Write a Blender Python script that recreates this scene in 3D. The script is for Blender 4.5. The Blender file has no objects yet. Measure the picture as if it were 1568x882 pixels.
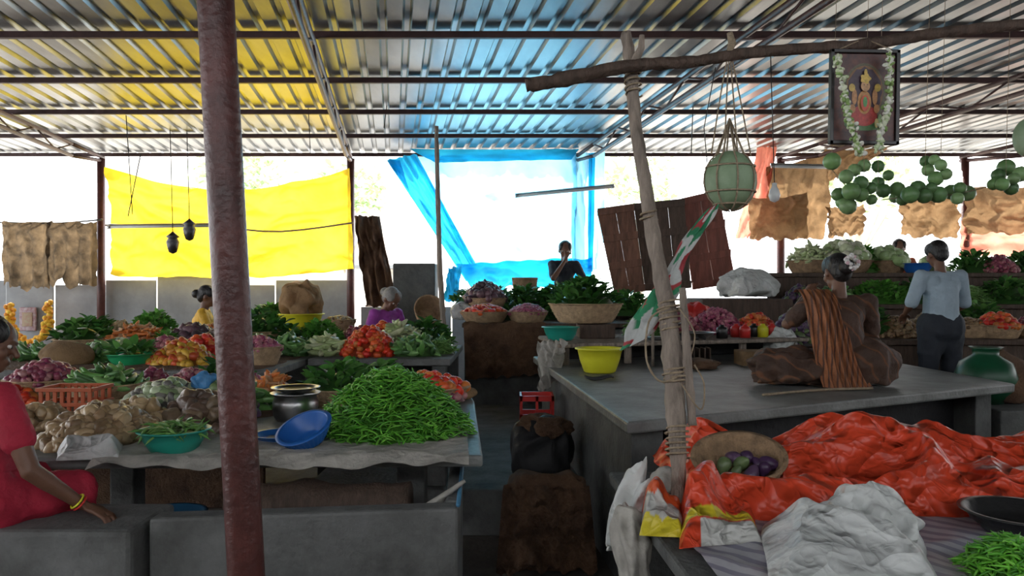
import bpy, math, random, bmesh
import numpy as np
from mathutils import Vector, Matrix, noise
random.seed(7); rng=np.random.default_rng(7)
F=1200.; EZ=1.6
def W(px,py,d): return Vector(((px-800)/F*d, d, EZ-(py-450)/F*d))
def X(px,d): return (px-800)/F*d
SC=bpy.context.scene
# ------------------------------------------------------------------ materials
MATS={}
def mat(name,col=(.5,.5,.5),rough=.6,var=.25,scale=6.,bump=.2,bscale=None,metal=0.,trans=0.,attr=False,col2=None,stripes=None,stretch=None,spec=.5,coat=0.,crease=0.,cscale=9.):
    if name in MATS: return MATS[name]
    m=bpy.data.materials.new(name); m.use_nodes=True; nt=m.node_tree; N=nt.nodes; L=nt.links
    N.clear(); out=N.new('ShaderNodeOutputMaterial'); b=N.new('ShaderNodeBsdfPrincipled')
    tc=N.new('ShaderNodeTexCoord'); mp=N.new('ShaderNodeMapping'); L.new(tc.outputs['Object'],mp.inputs[0])
    if stretch: mp.inputs['Scale'].default_value=stretch
    nz=N.new('ShaderNodeTexNoise'); nz.inputs['Scale'].default_value=scale; nz.inputs['Detail'].default_value=6; nz.inputs['Roughness'].default_value=.65
    L.new(mp.outputs[0],nz.inputs['Vector'])
    cr=N.new('ShaderNodeValToRGB'); cr.color_ramp.elements[0].position=.3; cr.color_ramp.elements[1].position=.7
    if col2 is None:
        lo=[c*(1-var) for c in col]; hi=[min(1,c*(1+var)) for c in col]
    else: lo,hi=col2,col
    if attr:
        lo=[1-var]*3; hi=[1,1,1]
    cr.color_ramp.elements[0].color=(*lo,1); cr.color_ramp.elements[1].color=(*hi,1)
    L.new(nz.outputs['Fac'],cr.inputs[0]); csock=cr.outputs[0]
    if attr:
        at=N.new('ShaderNodeAttribute'); at.attribute_name='Col'
        mx=N.new('ShaderNodeMixRGB'); mx.blend_type='MULTIPLY'; mx.inputs[0].default_value=1
        L.new(csock,mx.inputs[1]); L.new(at.outputs['Color'],mx.inputs[2]); csock=mx.outputs[0]
    if stripes:
        wv=N.new('ShaderNodeTexWave'); wv.inputs['Scale'].default_value=stripes[0]; wv.inputs['Distortion'].default_value=stripes[3]; wv.bands_direction=stripes[2]
        wv.inputs['Detail'].default_value=2
        L.new(tc.outputs['Object'],wv.inputs['Vector'])
        r2=N.new('ShaderNodeValToRGB'); r2.color_ramp.elements[0].position=stripes[4]; r2.color_ramp.elements[1].position=min(1,stripes[4]+.12)
        L.new(wv.outputs['Fac'],r2.inputs[0])
        mx=N.new('ShaderNodeMixRGB'); L.new(r2.outputs[0],mx.inputs[0]); L.new(csock,mx.inputs[1]); mx.inputs[2].default_value=(*stripes[1],1); csock=mx.outputs[0]
    L.new(csock,b.inputs['Base Color'])
    b.inputs['Roughness'].default_value=rough; b.inputs['Metallic'].default_value=metal
    b.inputs['Specular IOR Level'].default_value=spec; b.inputs['Coat Weight'].default_value=coat
    nrm=None
    if crease:
        prev=None
        for sc_,st in((cscale*.45,crease),(cscale,crease*.8),(cscale*2.2,crease*.5)):
            dn=N.new('ShaderNodeTexNoise'); dn.inputs['Scale'].default_value=sc_; dn.inputs['Detail'].default_value=1; dn.inputs['Distortion'].default_value=.7; L.new(mp.outputs[0],dn.inputs['Vector'])
            s1=N.new('ShaderNodeMath'); s1.operation='SUBTRACT'; s1.inputs[1].default_value=.5; L.new(dn.outputs['Fac'],s1.inputs[0])
            s2=N.new('ShaderNodeMath'); s2.operation='ABSOLUTE'; L.new(s1.outputs[0],s2.inputs[0])
            bp=N.new('ShaderNodeBump'); bp.inputs['Strength'].default_value=st; bp.inputs['Distance'].default_value=1.1/sc_; bp.invert=True
            L.new(s2.outputs[0],bp.inputs['Height'])
            if prev is not None: L.new(prev,bp.inputs['Normal'])
            prev=bp.outputs[0]
        nrm=prev
    if bump:
        nb=N.new('ShaderNodeTexNoise'); nb.inputs['Scale'].default_value=bscale or scale*4; nb.inputs['Detail'].default_value=5
        L.new(mp.outputs[0],nb.inputs['Vector'])
        bp=N.new('ShaderNodeBump'); bp.inputs['Strength'].default_value=bump; bp.inputs['Distance'].default_value=.02
        L.new(nb.outputs['Fac'],bp.inputs['Height'])
        if nrm is not None: L.new(nrm,bp.inputs['Normal'])
        nrm=bp.outputs[0]
    if nrm is not None: L.new(nrm,b.inputs['Normal'])
    if trans>0:
        tr=N.new('ShaderNodeBsdfTranslucent'); L.new(csock,tr.inputs['Color'])
        ms=N.new('ShaderNodeMixShader'); ms.inputs[0].default_value=trans
        L.new(b.outputs[0],ms.inputs[1]); L.new(tr.outputs[0],ms.inputs[2]); L.new(ms.outputs[0],out.inputs[0])
    else: L.new(b.outputs[0],out.inputs[0])
    MATS[name]=m; return m
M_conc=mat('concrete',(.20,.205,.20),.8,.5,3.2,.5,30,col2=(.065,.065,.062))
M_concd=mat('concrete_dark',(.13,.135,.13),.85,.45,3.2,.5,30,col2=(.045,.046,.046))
M_slab=mat('stone_slab',(.25,.26,.25),.5,.45,3.5,.3,40,col2=(.10,.10,.095))
M_floor=mat('floor_concrete',(.17,.15,.13),.75,.45,2.2,.4,25,col2=(.06,.052,.045))
M_out=mat('sunlit_ground',(.62,.56,.48),.9,.15,.6,.3)
M_panel=mat('sheet_panel',(.30,.32,.34),.7,.3,1.2,.2,12)
M_rust=mat('red_oxide_paint',(.085,.024,.02),.4,.5,7,.25,40,spec=.5)
M_steel=mat('dark_steel_tube',(.07,.03,.028),.5,.3,6,.2)
M_wood=mat('weathered_wood',(.27,.22,.18),.85,.45,5,.8,18,stretch=(5,5,.7))
M_woodd=mat('dark_wood',(.085,.055,.04),.75,.4,5,.6,18,stretch=(5,5,.7))
M_plank=mat('brown_plank',(.17,.075,.045),.7,.45,4,.5,18,stretch=(4,4,.6))
M_wicker=mat('wicker',(.42,.29,.17),.75,.35,20,.6,70)
M_wickd=mat('wicker_dark',(.28,.18,.10),.8,.4,20,.6,70)
M_veg=mat('vegetable_skin',attr=True,rough=.36,var=.3,scale=25,bump=.12,bscale=60)
M_leaf=mat('leaf',attr=True,rough=.5,var=.35,scale=20,bump=.1,trans=.25)
M_rope=mat('rope',(.36,.28,.19),.9,.3,40,.6)
M_wire=mat('wire',(.03,.03,.03),.5,.1)
M_white=mat('white_sack',(.66,.68,.66),.42,.12,5,.15,25,trans=.12,crease=.5,cscale=9)
M_dirty=mat('dirty_white_cloth',(.40,.38,.34),.8,.35,5,.4,30,crease=.25)
M_red=mat('red_tarpaulin',(.80,.075,.028),.36,.14,4,.12,20,trans=.12,spec=.6,crease=.75,cscale=7)
M_burl=mat('burlap',(.20,.11,.062),.95,.5,5,.9,80,col2=(.06,.032,.02))
M_burll=mat('burlap_light',(.36,.23,.12),.95,.35,5,.7,80,trans=.3)
M_black=mat('black_sack_and_shade',(.014,.014,.016),.6,.3,5,.4,20)  # sack plastic; also the painted shade under counter and shelf
M_yel=mat('yellow_tarpaulin',(.92,.76,.05),.5,.1,1.1,.2,8,trans=.66,col2=(.80,.48,.02),crease=.3,cscale=2.2)  # orange mottling is overlapping shadows put into the tarp colour
M_blue=mat('blue_tarpaulin',(.03,.50,.85),.4,.2,1.5,.3,8,trans=.65)
M_bluep=mat('blue_tarpaulin_overexposed',(.42,.80,1.),.4,.05,.5,.2,8,trans=.88,col2=(.22,.66,.98))  # paler copy of the blue tarp, overexposure put into the colour
M_pink=mat('faded_red_tarpaulin',(.8,.3,.22),.6,.25,2,.3,trans=.6)
M_tealp=mat('teal_plastic',(.02,.30,.23),.35,.1,spec=.5,bump=0)
M_bluepl=mat('blue_plastic',(.02,.13,.45),.35,.1,bump=0)
M_yelpl=mat('yellow_plastic',(.68,.66,.03),.4,.08,bump=0)
M_greenpl=mat('green_plastic',(.02,.34,.13),.35,.1,bump=0)
M_redpl=mat('red_plastic',(.6,.035,.03),.35,.1,bump=0)
M_orpl=mat('orange_plastic',(.42,.09,.03),.45,.1,bump=0)
M_alu=mat('aluminium_vessel',(.45,.45,.45),.3,.15,10,.05,metal=1)
M_metald=mat('dark_metal',(.07,.07,.07),.4,.2,metal=.8)
M_glass=mat('tube_lamp_glass',(.6,.62,.62),.3,.03,bump=0)
M_skin=mat('skin',(.16,.075,.045),.5,.12,12,.1,60)
M_hair=mat('hair_black',(.012,.01,.01),.45,.2,30,.5,120,stretch=(1,1,.2))
M_hairg=mat('hair_grey',(.25,.24,.23),.6,.3,30,.5,120)
M_eye=mat('eye_white',(.65,.62,.58),.3,.02,bump=0)
M_net=mat('brown_net_cloth',(.24,.17,.10),.95,.6,5,.6,80,trans=.35,col2=(.05,.04,.03))
M_tree=mat('tree_leaf',attr=True,rough=.6,var=.2,scale=5,bump=0,trans=.5)
M_bldg=mat('plaster',(.75,.72,.68),.8,.1,1,.1)
M_wall=mat('light_block_plaster',(.3,.29,.27),.85,.3,1.2,.3)  # plaster of the added light-blocking walls
# ------------------------------------------------------------------ mesh helpers
def group(name,loc=(0,0,0)):
    e=bpy.data.objects.new(name,None); e.empty_display_size=.1; e.location=loc
    SC.collection.objects.link(e); return e
def make(name,V,Fc,m,parent=None,cols=None,smooth=True):
    V=np.asarray(V,dtype=float)
    if parent is not None: o=np.array(parent.location)
    else:
        mn,mxx=V.min(0),V.max(0); o=np.array([(mn[0]+mxx[0])/2,(mn[1]+mxx[1])/2,mn[2]])
    me=bpy.data.meshes.new(name); me.from_pydata((V-o).tolist(),[],[tuple(int(i) for i in f) for f in Fc])
    if cols is not None:
        a=me.color_attributes.new('Col','FLOAT_COLOR','POINT')
        c=np.ones((len(V),4)); c[:,:3]=cols; a.data.foreach_set('color',c.ravel())
    if smooth: me.polygons.foreach_set('use_smooth',[True]*len(me.polygons))
    me.materials.append(m); me.update()
    ob=bpy.data.objects.new(name,me); SC.collection.objects.link(ob)
    if parent is not None: ob.parent=parent
    else: ob.location=o
    return ob
class B:
    def __init__(s): s.V=[];s.F=[];s.C=[]
    def add(s,V,Fc,col=None):
        o=len(s.V); s.V+= [tuple(v) for v in V]; s.F+=[tuple(i+o for i in f) for f in Fc]
        if col is not None: s.C+=[col]*len(V)
    def make(s,name,m,parent=None,smooth=True): return make(name,s.V,s.F,m,parent,np.array(s.C) if s.C else None,smooth)
def boxg(x0,x1,y0,y1,z0,z1):
    V=[(x,y,z) for z in(z0,z1) for y in(y0,y1) for x in(x0,x1)]
    return V,[(0,2,3,1),(4,5,7,6),(0,1,5,4),(2,6,7,3),(0,4,6,2),(1,3,7,5)]
def bevel(ob,w=.01,s=2):
    b=ob.modifiers.new('bev','BEVEL'); b.width=w; b.segments=s; return ob
def box(name,x0,x1,y0,y1,z0,z1,m,parent=None,bv=.01):
    return bevel(make(name,*boxg(x0,x1,y0,y1,z0,z1),m,parent,smooth=False),bv)
def prism(name,poly,z0,z1,m,parent=None,bv=.012):
    n=len(poly); V=[(p[0],p[1],z0) for p in poly]+[(p[0],p[1],z1) for p in poly]
    Fc=[tuple(range(n))[::-1],tuple(range(n,2*n))]+[(i,(i+1)%n,n+(i+1)%n,n+i) for i in range(n)]
    return bevel(make(name,V,Fc,m,parent,smooth=False),bv)
def tubeg(pts,r,seg=10,rough=0,sd=0):
    pts=[Vector(p) for p in pts]; n=len(pts)
    rs=r if isinstance(r,(list,tuple)) else [r]*n
    V=[];Fc=[]; up=Vector((.13,.31,.94)).normalized(); prev=None
    for i,p in enumerate(pts):
        t=(pts[min(i+1,n-1)]-pts[max(i-1,0)]).normalized()
        a=prev if prev is not None else up
        if abs(a.dot(t))>.97 and prev is None: a=Vector((1,0,0))
        s=(a-t*a.dot(t)).normalized(); prev=s; q=t.cross(s)
        for k in range(seg):
            an=2*math.pi*k/seg; rr=rs[i]
            if rough: rr*=1+rough*noise.noise(Vector((math.cos(an)*1.3+sd,math.sin(an)*1.3,i*.6)))
            V.append(p+s*math.cos(an)*rr+q*math.sin(an)*rr)
    for i in range(n-1):
        for k in range(seg):
            k2=(k+1)%seg; Fc.append((i*seg+k,i*seg+k2,(i+1)*seg+k2,(i+1)*seg+k))
    Fc.append(tuple(range(seg))[::-1]); Fc.append(tuple((n-1)*seg+k for k in range(seg)))
    return V,Fc
def resamp(pts,n):
    pts=[Vector(p) for p in pts]; out=[]
    m=len(pts)-1
    for i in range(n):
        t=i/(n-1)*m; k=min(int(t),m-1); f=t-k
        p0=pts[max(k-1,0)];p1=pts[k];p2=pts[k+1];p3=pts[min(k+2,m)]
        out.append(.5*((2*p1)+(p2-p0)*f+(2*p0-5*p1+4*p2-p3)*f*f+(3*p1-p0-3*p2+p3)*f**3))
    return out
def tube(name,pts,r,m,parent=None,seg=10,rough=0,sm=None,sd=0):
    if sm: 
        if isinstance(r,(list,tuple)): r=[float(np.interp(i/(sm-1)*(len(r)-1),range(len(r)),r)) for i in range(sm)]
        pts=resamp(pts,sm)
    return make(name,*tubeg(pts,r,seg,rough,sd),m,parent)
def lathe(name,prof,loc,m,parent=None,seg=40,T=None):
    V=[];Fc=[];n=len(prof)
    for (r,z) in prof:
        for k in range(seg):
            a=2*math.pi*k/seg; v=Vector((r*math.cos(a),r*math.sin(a),z))
            if T is not None: v=T@v
            V.append(v+Vector(loc))
    for i in range(n-1):
        for k in range(seg):
            k2=(k+1)%seg; Fc.append((i*seg+k,i*seg+k2,(i+1)*seg+k2,(i+1)*seg+k))
    return make(name,V,Fc,m,parent)
_ic={}
def ico(s):
    if s not in _ic:
        bm=bmesh.new(); bmesh.ops.create_icosphere(bm,subdivisions=s,radius=1)
        bm.verts.ensure_lookup_table()
        _ic[s]=(np.array([v.co[:] for v in bm.verts]),[tuple(v.index for v in f.verts) for f in bm.faces]); bm.free()
    return _ic[s]
def ridge(p): return 1-2*abs(noise.noise(p))
def subsurf(ob,l=2):
    m=ob.modifiers.new('sub','SUBSURF'); m.levels=l; m.render_levels=l; return ob
def warp(p,f,sd):
    q=p*f+Vector((sd*3.1,sd*1.7,sd)); return q+.9*Vector((noise.noise(q*.6),noise.noise(q*.6+Vector((9,0,0))),noise.noise(q*.6+Vector((0,9,0)))))
def crumple(name,c,rad,m,amp=.18,freq=1.3,sd=0,parent=None,boxy=1.,sub=4,T=None,flat=.55,jit=.02):
    V,Fc=ico(sub); out=[]; r_=random.Random(sd)
    for v in V:
        p=Vector(v); q=warp(p,freq,sd); q=Vector((q.x,q.y,q.z*.55))
        k=1+amp*1.6*(ridge(q)-.6)+amp*.45*(ridge(q*2.1)-.5)+r_.uniform(-jit,jit)
        if boxy!=1: p=Vector([math.copysign(abs(t)**boxy,t) for t in p])
        p=Vector((p.x*k*rad[0],p.y*k*rad[1],max(p.z,-flat)*k*rad[2]+flat*rad[2]*(1+amp)))
        if T is not None: p=T@p
        out.append(p+Vector(c))
    return subsurf(make(name,out,Fc,m,parent),1)
def cloth(name,TL,TR,BR,BL,m,nx=50,nz=36,sag=0,bsag=0,amp=.05,fold=0,nf=8,sd=0,parent=None,fray=0,jit=0,sub=0):
    TL,TR,BR,BL=map(Vector,(TL,TR,BR,BL)); nrm=(TR-TL).cross(BL-TL).normalized(); V=[]; r_=random.Random(sd)
    for j in range(nz+1):
        v=j/nz
        for i in range(nx+1):
            u=i/nx; p=(TL*(1-u)+TR*u)*(1-v)+(BL*(1-u)+BR*u)*v
            s=4*u*(1-u); p.z-=sag*s*(1-v)+bsag*s*v
            q=Vector((u*4+sd*5.3,v*3,sd)); q+=.5*Vector((noise.noise(q),noise.noise(q+Vector((7,0,0))),0))
            p+=nrm*(amp*(ridge(q)-.5)+amp*.35*(ridge(q*2.7)-.5)+fold*math.sin(u*nf*6.28+2*noise.noise(q))*(.3+.7*v)+r_.uniform(-jit,jit))
            if fray: p.z+=fray*v*(noise.noise(Vector((u*5+sd,sd,0)))+.5*noise.noise(Vector((u*14+sd,sd,0))))+fray*(1-v)*.5*noise.noise(Vector((u*6,sd+4,0)))
            V.append(p)
    Fc=[(j*(nx+1)+i,j*(nx+1)+i+1,(j+1)*(nx+1)+i+1,(j+1)*(nx+1)+i) for j in range(nz) for i in range(nx)]
    ob=make(name,V,Fc,m,parent)
    if sub: subsurf(ob,sub)
    return ob
def field(name,c4,nx,ny,h,m,parent=None,jit=0,sub=0,cf=None):
    a,b,c,d=[Vector((p[0],p[1],0)) for p in c4]; V=[]; r_=random.Random(5); C=[]
    for j in range(ny+1):
        for i in range(nx+1):
            u,v=i/nx,j/ny; p=(a*(1-u)+b*u)*(1-v)+(d*(1-u)+c*u)*v
            dx,dy,z=h(u,v,p); V.append((p.x+dx,p.y+dy,z+(r_.uniform(-jit,jit) if 0<i<nx and 0<j<ny else 0)))
            if cf: C.append(cf(u,v))
    Fc=[(j*(nx+1)+i,j*(nx+1)+i+1,(j+1)*(nx+1)+i+1,(j+1)*(nx+1)+i) for j in range(ny) for i in range(nx)]
    ob=make(name,V,Fc,m,parent,np.array(C) if cf else None)
    if sub: subsurf(ob,sub)
    return ob
# ------------------------------------------------------------------ produce
def nzd(V,a,f,s=0): return np.array([v*(1+a*noise.noise(Vector(v)*f+Vector((s,s,s)))) for v in V])
def T_round(l): return ico(l)
def T_onion(l):
    V,Fc=ico(l); V=V.copy(); t=np.clip((V[:,2]-.6)/.4,0,1); V[:,:2]*=(1-.45*t**2)[:,None]; V[:,2]+=t**3*.45; V[:,2]*=.9; return V,Fc
def T_tom(l):
    V,Fc=ico(l); V=V.copy(); r=np.hypot(V[:,0],V[:,1]); V[:,2]*=.82; V[:,2]-=np.where(V[:,2]>0,.25*np.exp(-(r/.3)**2),0); return V,Fc
def T_pot(l):
    V,Fc=ico(l); V=nzd(V,.35,1.3); return V*np.array([1.25,.95,.85]),Fc
def T_long(l):
    V,Fc=ico(l); V=V.copy(); V=nzd(V,.12,3); V=V*np.array([2.6,.62,.62]); V[:,2]+=.08*V[:,0]**2; return V,Fc
def T_egg(l):
    V,Fc=ico(l); V=V.copy(); k=1+.3*V[:,0]; V[:,1]*=k; V[:,2]*=k; V[:,0]*=1.5; return V,Fc
def T_caul(l):
    V,Fc=ico(max(l,3)); V=nzd(V,.25,5); V[:,2]*=.75; return V,Fc
def T_chil(l):
    pts=[(-1,.08,.0),(-.5,-.03,.14),(0,-.08,.2),(.5,-.03,.15),(.9,.05,-.0),(1.1,.1,-.12),(1.3,.16,-.2)]
    V,Fc=tubeg(pts,[.01,.07,.095,.11,.115,.035,.025],6); return np.array([tuple(v) for v in V]),Fc
def T_leaf(l):
    V=[];n=5
    for i in range(n+1):
        t=i/n; w=.34*math.sin(math.pi*min(1,t*.93+.05))**.8; z=.35*t-.5*t*t
        V+=[(t*1.2,-w,z+.08),(t*1.2,0,z),(t*1.2,w,z+.08)]
    Fc=[(3*i+k,3*i+3+k,3*i+4+k,3*i+1+k) for i in range(n) for k in(0,1)]
    return np.array(V),Fc
G=lambda *a:[np.array(c) for c in a]
K={
'onion':dict(t=T_onion,s=.028,c=G((.30,.06,.10),(.42,.12,.15),(.45,.2,.2),(.24,.04,.09)),o='r'),
'shallot':dict(t=T_onion,s=.022,c=G((.42,.1,.18),(.52,.2,.24),(.32,.05,.12)),o='r'),
'tomato':dict(t=T_tom,s=.034,c=G((.82,.05,.02),(.85,.13,.03),(.72,.22,.05),(.65,.03,.02)),o='r'),
'potato':dict(t=T_pot,s=.034,c=G((.42,.29,.15),(.5,.36,.2),(.33,.22,.12)),o='r'),
'yam':dict(t=T_pot,s=.042,c=G((.16,.10,.07),(.23,.16,.1),(.12,.08,.06)),o='r'),
'beet':dict(t=T_onion,s=.05,c=G((.12,.06,.08),(.18,.10,.12),(.09,.06,.07)),o='r'),
'brinjal':dict(t=T_egg,s=.026,c=G((.30,.40,.2),(.45,.53,.33),(.18,.17,.15),(.6,.62,.45)),o='r'),
'brinjald':dict(t=T_egg,s=.032,c=G((.07,.03,.09),(.11,.06,.12),(.14,.2,.08)),o='r'),
'chilli':dict(t=T_chil,s=.036,c=G((.10,.38,.03),(.15,.48,.04),(.06,.27,.02),(.20,.55,.06)),o='t',cov=.11,mx=2600),
'bean':dict(t=T_chil,s=.055,c=G((.12,.3,.06),(.2,.4,.1)),o='t',cov=.14),
'gourd':dict(t=T_long,s=.036,c=G((.12,.3,.07),(.2,.4,.12),(.08,.2,.06)),o='t',cov=1.4),
'pale':dict(t=T_long,s=.036,c=G((.5,.58,.3),(.6,.64,.4),(.4,.5,.22)),o='t',cov=1.4),
'carrot':dict(t=T_long,s=.026,c=G((.72,.2,.04),(.78,.28,.08),(.55,.3,.15)),o='t',cov=1.4),
'caul':dict(t=T_caul,s=.09,c=G((.66,.66,.5),(.55,.6,.38),(.4,.52,.25)),o='r'),
'cabb':dict(t=T_caul,s=.09,c=G((.36,.52,.22),(.46,.6,.3)),o='r'),
'leaf':dict(t=T_leaf,s=.085,c=G((.06,.2,.04),(.09,.27,.05),(.04,.13,.03),(.14,.34,.08)),o='l',cov=.16,leaf=1,mx=520),
'leafl':dict(t=T_leaf,s=.055,c=G((.14,.42,.06),(.2,.5,.1),(.1,.32,.05)),o='l',cov=.14,leaf=1,mx=650),
'mango':dict(t=T_egg,s=.03,c=G((.7,.42,.05),(.62,.26,.04),(.66,.1,.03)),o='r'),
'brown':dict(t=T_round,s=.025,c=G((.28,.17,.08),(.34,.23,.12),(.18,.1,.05)),o='r'),
}
def rotm(a,b,c):
    ca,sa,cb,sb,cc,sc=np.cos(a),np.sin(a),np.cos(b),np.sin(b),np.cos(c),np.sin(c)
    z=np.zeros_like(a);o=np.ones_like(a)
    Rz=np.stack([ca,-sa,z,sa,ca,z,z,z,o],-1).reshape(-1,3,3)
    Ry=np.stack([cb,z,sb,z,o,z,-sb,z,cb],-1).reshape(-1,3,3)
    Rx=np.stack([o,z,z,z,cc,-sc,z,sc,cc],-1).reshape(-1,3,3)
    return Rz@Ry@Rx
def scatter(name,kind,P,A,parent=None,sc=1.):
    k=K[kind]; near=P[:,1].mean()<4.4
    tv,tf=k['t'](3 if near and kind!='caul' else 2); n=len(P)
    if k['o']=='r': R=rotm(rng.uniform(0,6.28,n),rng.normal(0,.7,n),rng.normal(0,.7,n))
    elif k['o']=='t': R=rotm(rng.uniform(0,6.28,n),rng.normal(0,.38,n),rng.uniform(-1.5,1.5,n))
    else: R=rotm(A+rng.normal(0,.7,n),-rng.uniform(-.1,1.1,n),rng.uniform(-.7,.7,n))
    s=k['s']*sc*rng.uniform(.72,1.2,n)
    V=np.einsum('nij,vj->nvi',R,tv)*s[:,None,None]+P[:,None,:]
    ci=rng.integers(0,len(k['c']),n); C=np.array(k['c'])[ci]*rng.uniform(.8,1.25,(n,1))
    C=np.repeat(C[:,None,:],len(tv),1).reshape(-1,3)
    nv=len(tv); Fc=[]
    for i in range(n):
        o=i*nv; Fc+=[tuple(q+o for q in f) for f in tf]
    return make(name,V.reshape(-1,3),Fc,M_leaf if k.get('leaf') else M_veg,parent,np.clip(C,0,1))
NM={'onion':'onions','shallot':'shallots','tomato':'tomatoes','potato':'potatoes','yam':'yams','beet':'beetroots','brinjal':'green_brinjals','brinjald':'purple_brinjals','chilli':'green_chillies','bean':'green_beans','gourd':'bitter_gourds','pale':'pale_gourds','carrot':'carrots','caul':'cauliflowers','cabb':'cabbages','leaf':'leafy_greens','leafl':'coriander_bunches','mango':'mangoes','brown':'tamarind_balls'}
def heap(kind,x,y,z,rx,ry,h,parent=None,name=None,sc=1.,full=1.):
    k=K[kind]; s=k['s']*sc; area=math.pi*rx*ry*(1+1.2*(h/max(rx,ry))**2)
    n=int(min(k.get('mx',420),area/(math.pi*s*s*k.get('cov',.85))*1.9*full+3))
    r=np.sqrt(rng.uniform(0,1,n)); th=rng.uniform(0,6.283,n)
    P=np.stack([x+rx*r*np.cos(th),y+ry*r*np.sin(th),z+s*.35+h*(1-r**1.9)*rng.uniform(.9,1.06,n)],-1)
    g=parent or group((name or NM[kind]+'_heap'),(x,y,z))
    ob=scatter(NM[kind],kind,P,th,g,sc)
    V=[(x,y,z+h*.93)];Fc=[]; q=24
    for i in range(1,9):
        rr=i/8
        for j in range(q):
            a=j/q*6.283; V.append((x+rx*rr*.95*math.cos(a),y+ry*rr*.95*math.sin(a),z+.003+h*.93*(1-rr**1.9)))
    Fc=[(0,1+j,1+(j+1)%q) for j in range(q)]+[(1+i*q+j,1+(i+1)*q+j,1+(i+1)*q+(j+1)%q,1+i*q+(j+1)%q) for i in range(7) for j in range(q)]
    make('pile_shade_core',V,Fc,M_veg,g,np.tile(np.mean(k['c'],0)*.4,(len(V),1)))  # filler dome, produce colour darkened as painted shade in the gaps
    return g
def basket(x,y,z,r,h,parent,m=None,flare=.72,T=None):
    m=m or M_wicker; seg=96; nr=12; V=[];Fc=[]
    def ring(rad,zz,ph,am):
        for k in range(seg):
            a=2*math.pi*k/seg; q=rad+am*math.sin(a*16+ph); v=Vector((q*math.cos(a),q*math.sin(a),zz))
            if T is not None: v=T@v
            V.append((v.x+x,v.y+y,v.z+z))
    ring(.01,.004,0,0)
    for i in range(nr+1):
        t=i/nr; ring(r*(flare+(1-flare)*t**.8),h*t,math.pi*i,.012*r+.002)
    ring(r*1.03,h*1.0,0,0); ring(r*1.03,h*1.05,0,0); ring(r*.95,h*1.05,0,0)
    for i in range(nr,-1,-1):
        t=i/nr; ring(r*(flare+(1-flare)*t**.8)-.012,h*t+.008,math.pi*i,.008*r)
    ring(.01,.012,0,0)
    R=len(V)//seg
    for i in range(R-1):
        for k in range(seg):
            k2=(k+1)%seg; Fc.append((i*seg+k,i*seg+k2,(i+1)*seg+k2,(i+1)*seg+k))
    return make('woven_basket',V,Fc,m,parent)
def basin(x,y,z,r,h,m,parent,T=None,name='basin'):
    pr=[(.005,.004),(r*.6,.002),(r*.68,.012),(r*.86,h*.55),(r*.95,h*.93),(r*1.05,h*.95),(r*1.06,h),(r*.95,h*1.01),(r*.9,h*.95),(r*.8,h*.5),(r*.64,.02),(r*.55,.014),(.005,.012)]
    return lathe(name,pr,(x,y,z),m,parent,T=T)
def bas(kind,px,d,z,rp,h=.14,hh=.07,m=None,sc=1.,flare=.72):
    x=X(px,d); r=rp/F*d; g=group('basket_of_'+NM[kind],(x,d,z)); basket(x,d,z,r,h,g,m,flare)
    heap(kind,x,d,z+h*.8,r*.93,r*.93,hh,g,sc=sc); return g
def tub(kind,px,d,z,rp,h=.1,hh=.05,m=None,sc=1.):
    x=X(px,d); r=rp/F*d; g=group('basin_of_'+NM[kind],(x,d,z)); basin(x,d,z,r,h,m,g)
    heap(kind,x,d,z+h*.6,r*.84,r*.84,hh,g,sc=sc); return g
def hp(kind,px,d,z,rp,h,ry=None,sc=1.,full=1.):
    r=rp/F*d; return heap(kind,X(px,d),d,z,r,ry or r*.85,h,sc=sc,full=full)

# ------------------------------------------------------------------ shell
box('floor',-14,16,-3,13,-.1,0,M_floor)
make('outdoor_ground',*boxg(-60,60,13.02,90,-.2,-.05),M_out,smooth=False)
box('floor_step',-1.35,.9,4.95,8.55,.002,.3,M_conc)
box('light_block_front',-11,16,-2.75,-2.6,0,2.75,M_wall)  # added unseen behind the camera to hold back front light
box('light_block_right',15.2,15.35,-2.6,7.5,0,3.0,M_wall)  # added out of view to cut light from the right
# roof
def skx(x12,y): return x12+.154*(12-y)
V=[];Fc=[];pitch=.2
n=int(28/pitch); y0,y1=-2.5,12.3; prof=[]
for i in range(n):
    b=-13.5+i*pitch; prof+=[(b,0),(b+.12,0),(b+.14,.035),(b+.18,.035)]
NY=9
for j in range(NY):
    y=y0+(y1-y0)*j/(NY-1)
    for (a,z) in prof: V.append((skx(a,y),y,3.75+z+.012*noise.noise(Vector((a*.8,y*.7,1)))))
npf=len(prof)
Fc=[(j*npf+i,j*npf+i+1,(j+1)*npf+i+1,(j+1)*npf+i) for j in range(NY-1) for i in range(npf-1)]
M_roof=mat('galvanised_sheet',(.32,.345,.37),.3,.5,1.6,.25,5,metal=.88,stretch=(1,.25,1),col2=(.16,.18,.20))
make('roof_corrugated',V,Fc,M_roof,smooth=False)
b=B()
for y in [12.15,10.65,9.2,7.8,6.4,5.0,3.6,2.2,.8,-.6,-2]:
    b.add(*boxg(skx(-13,y),skx(13.6,y),y-.025,y+.025,3.68,3.735))
bevel(b.make('roof_purlins',M_steel,smooth=False),.004)
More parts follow.
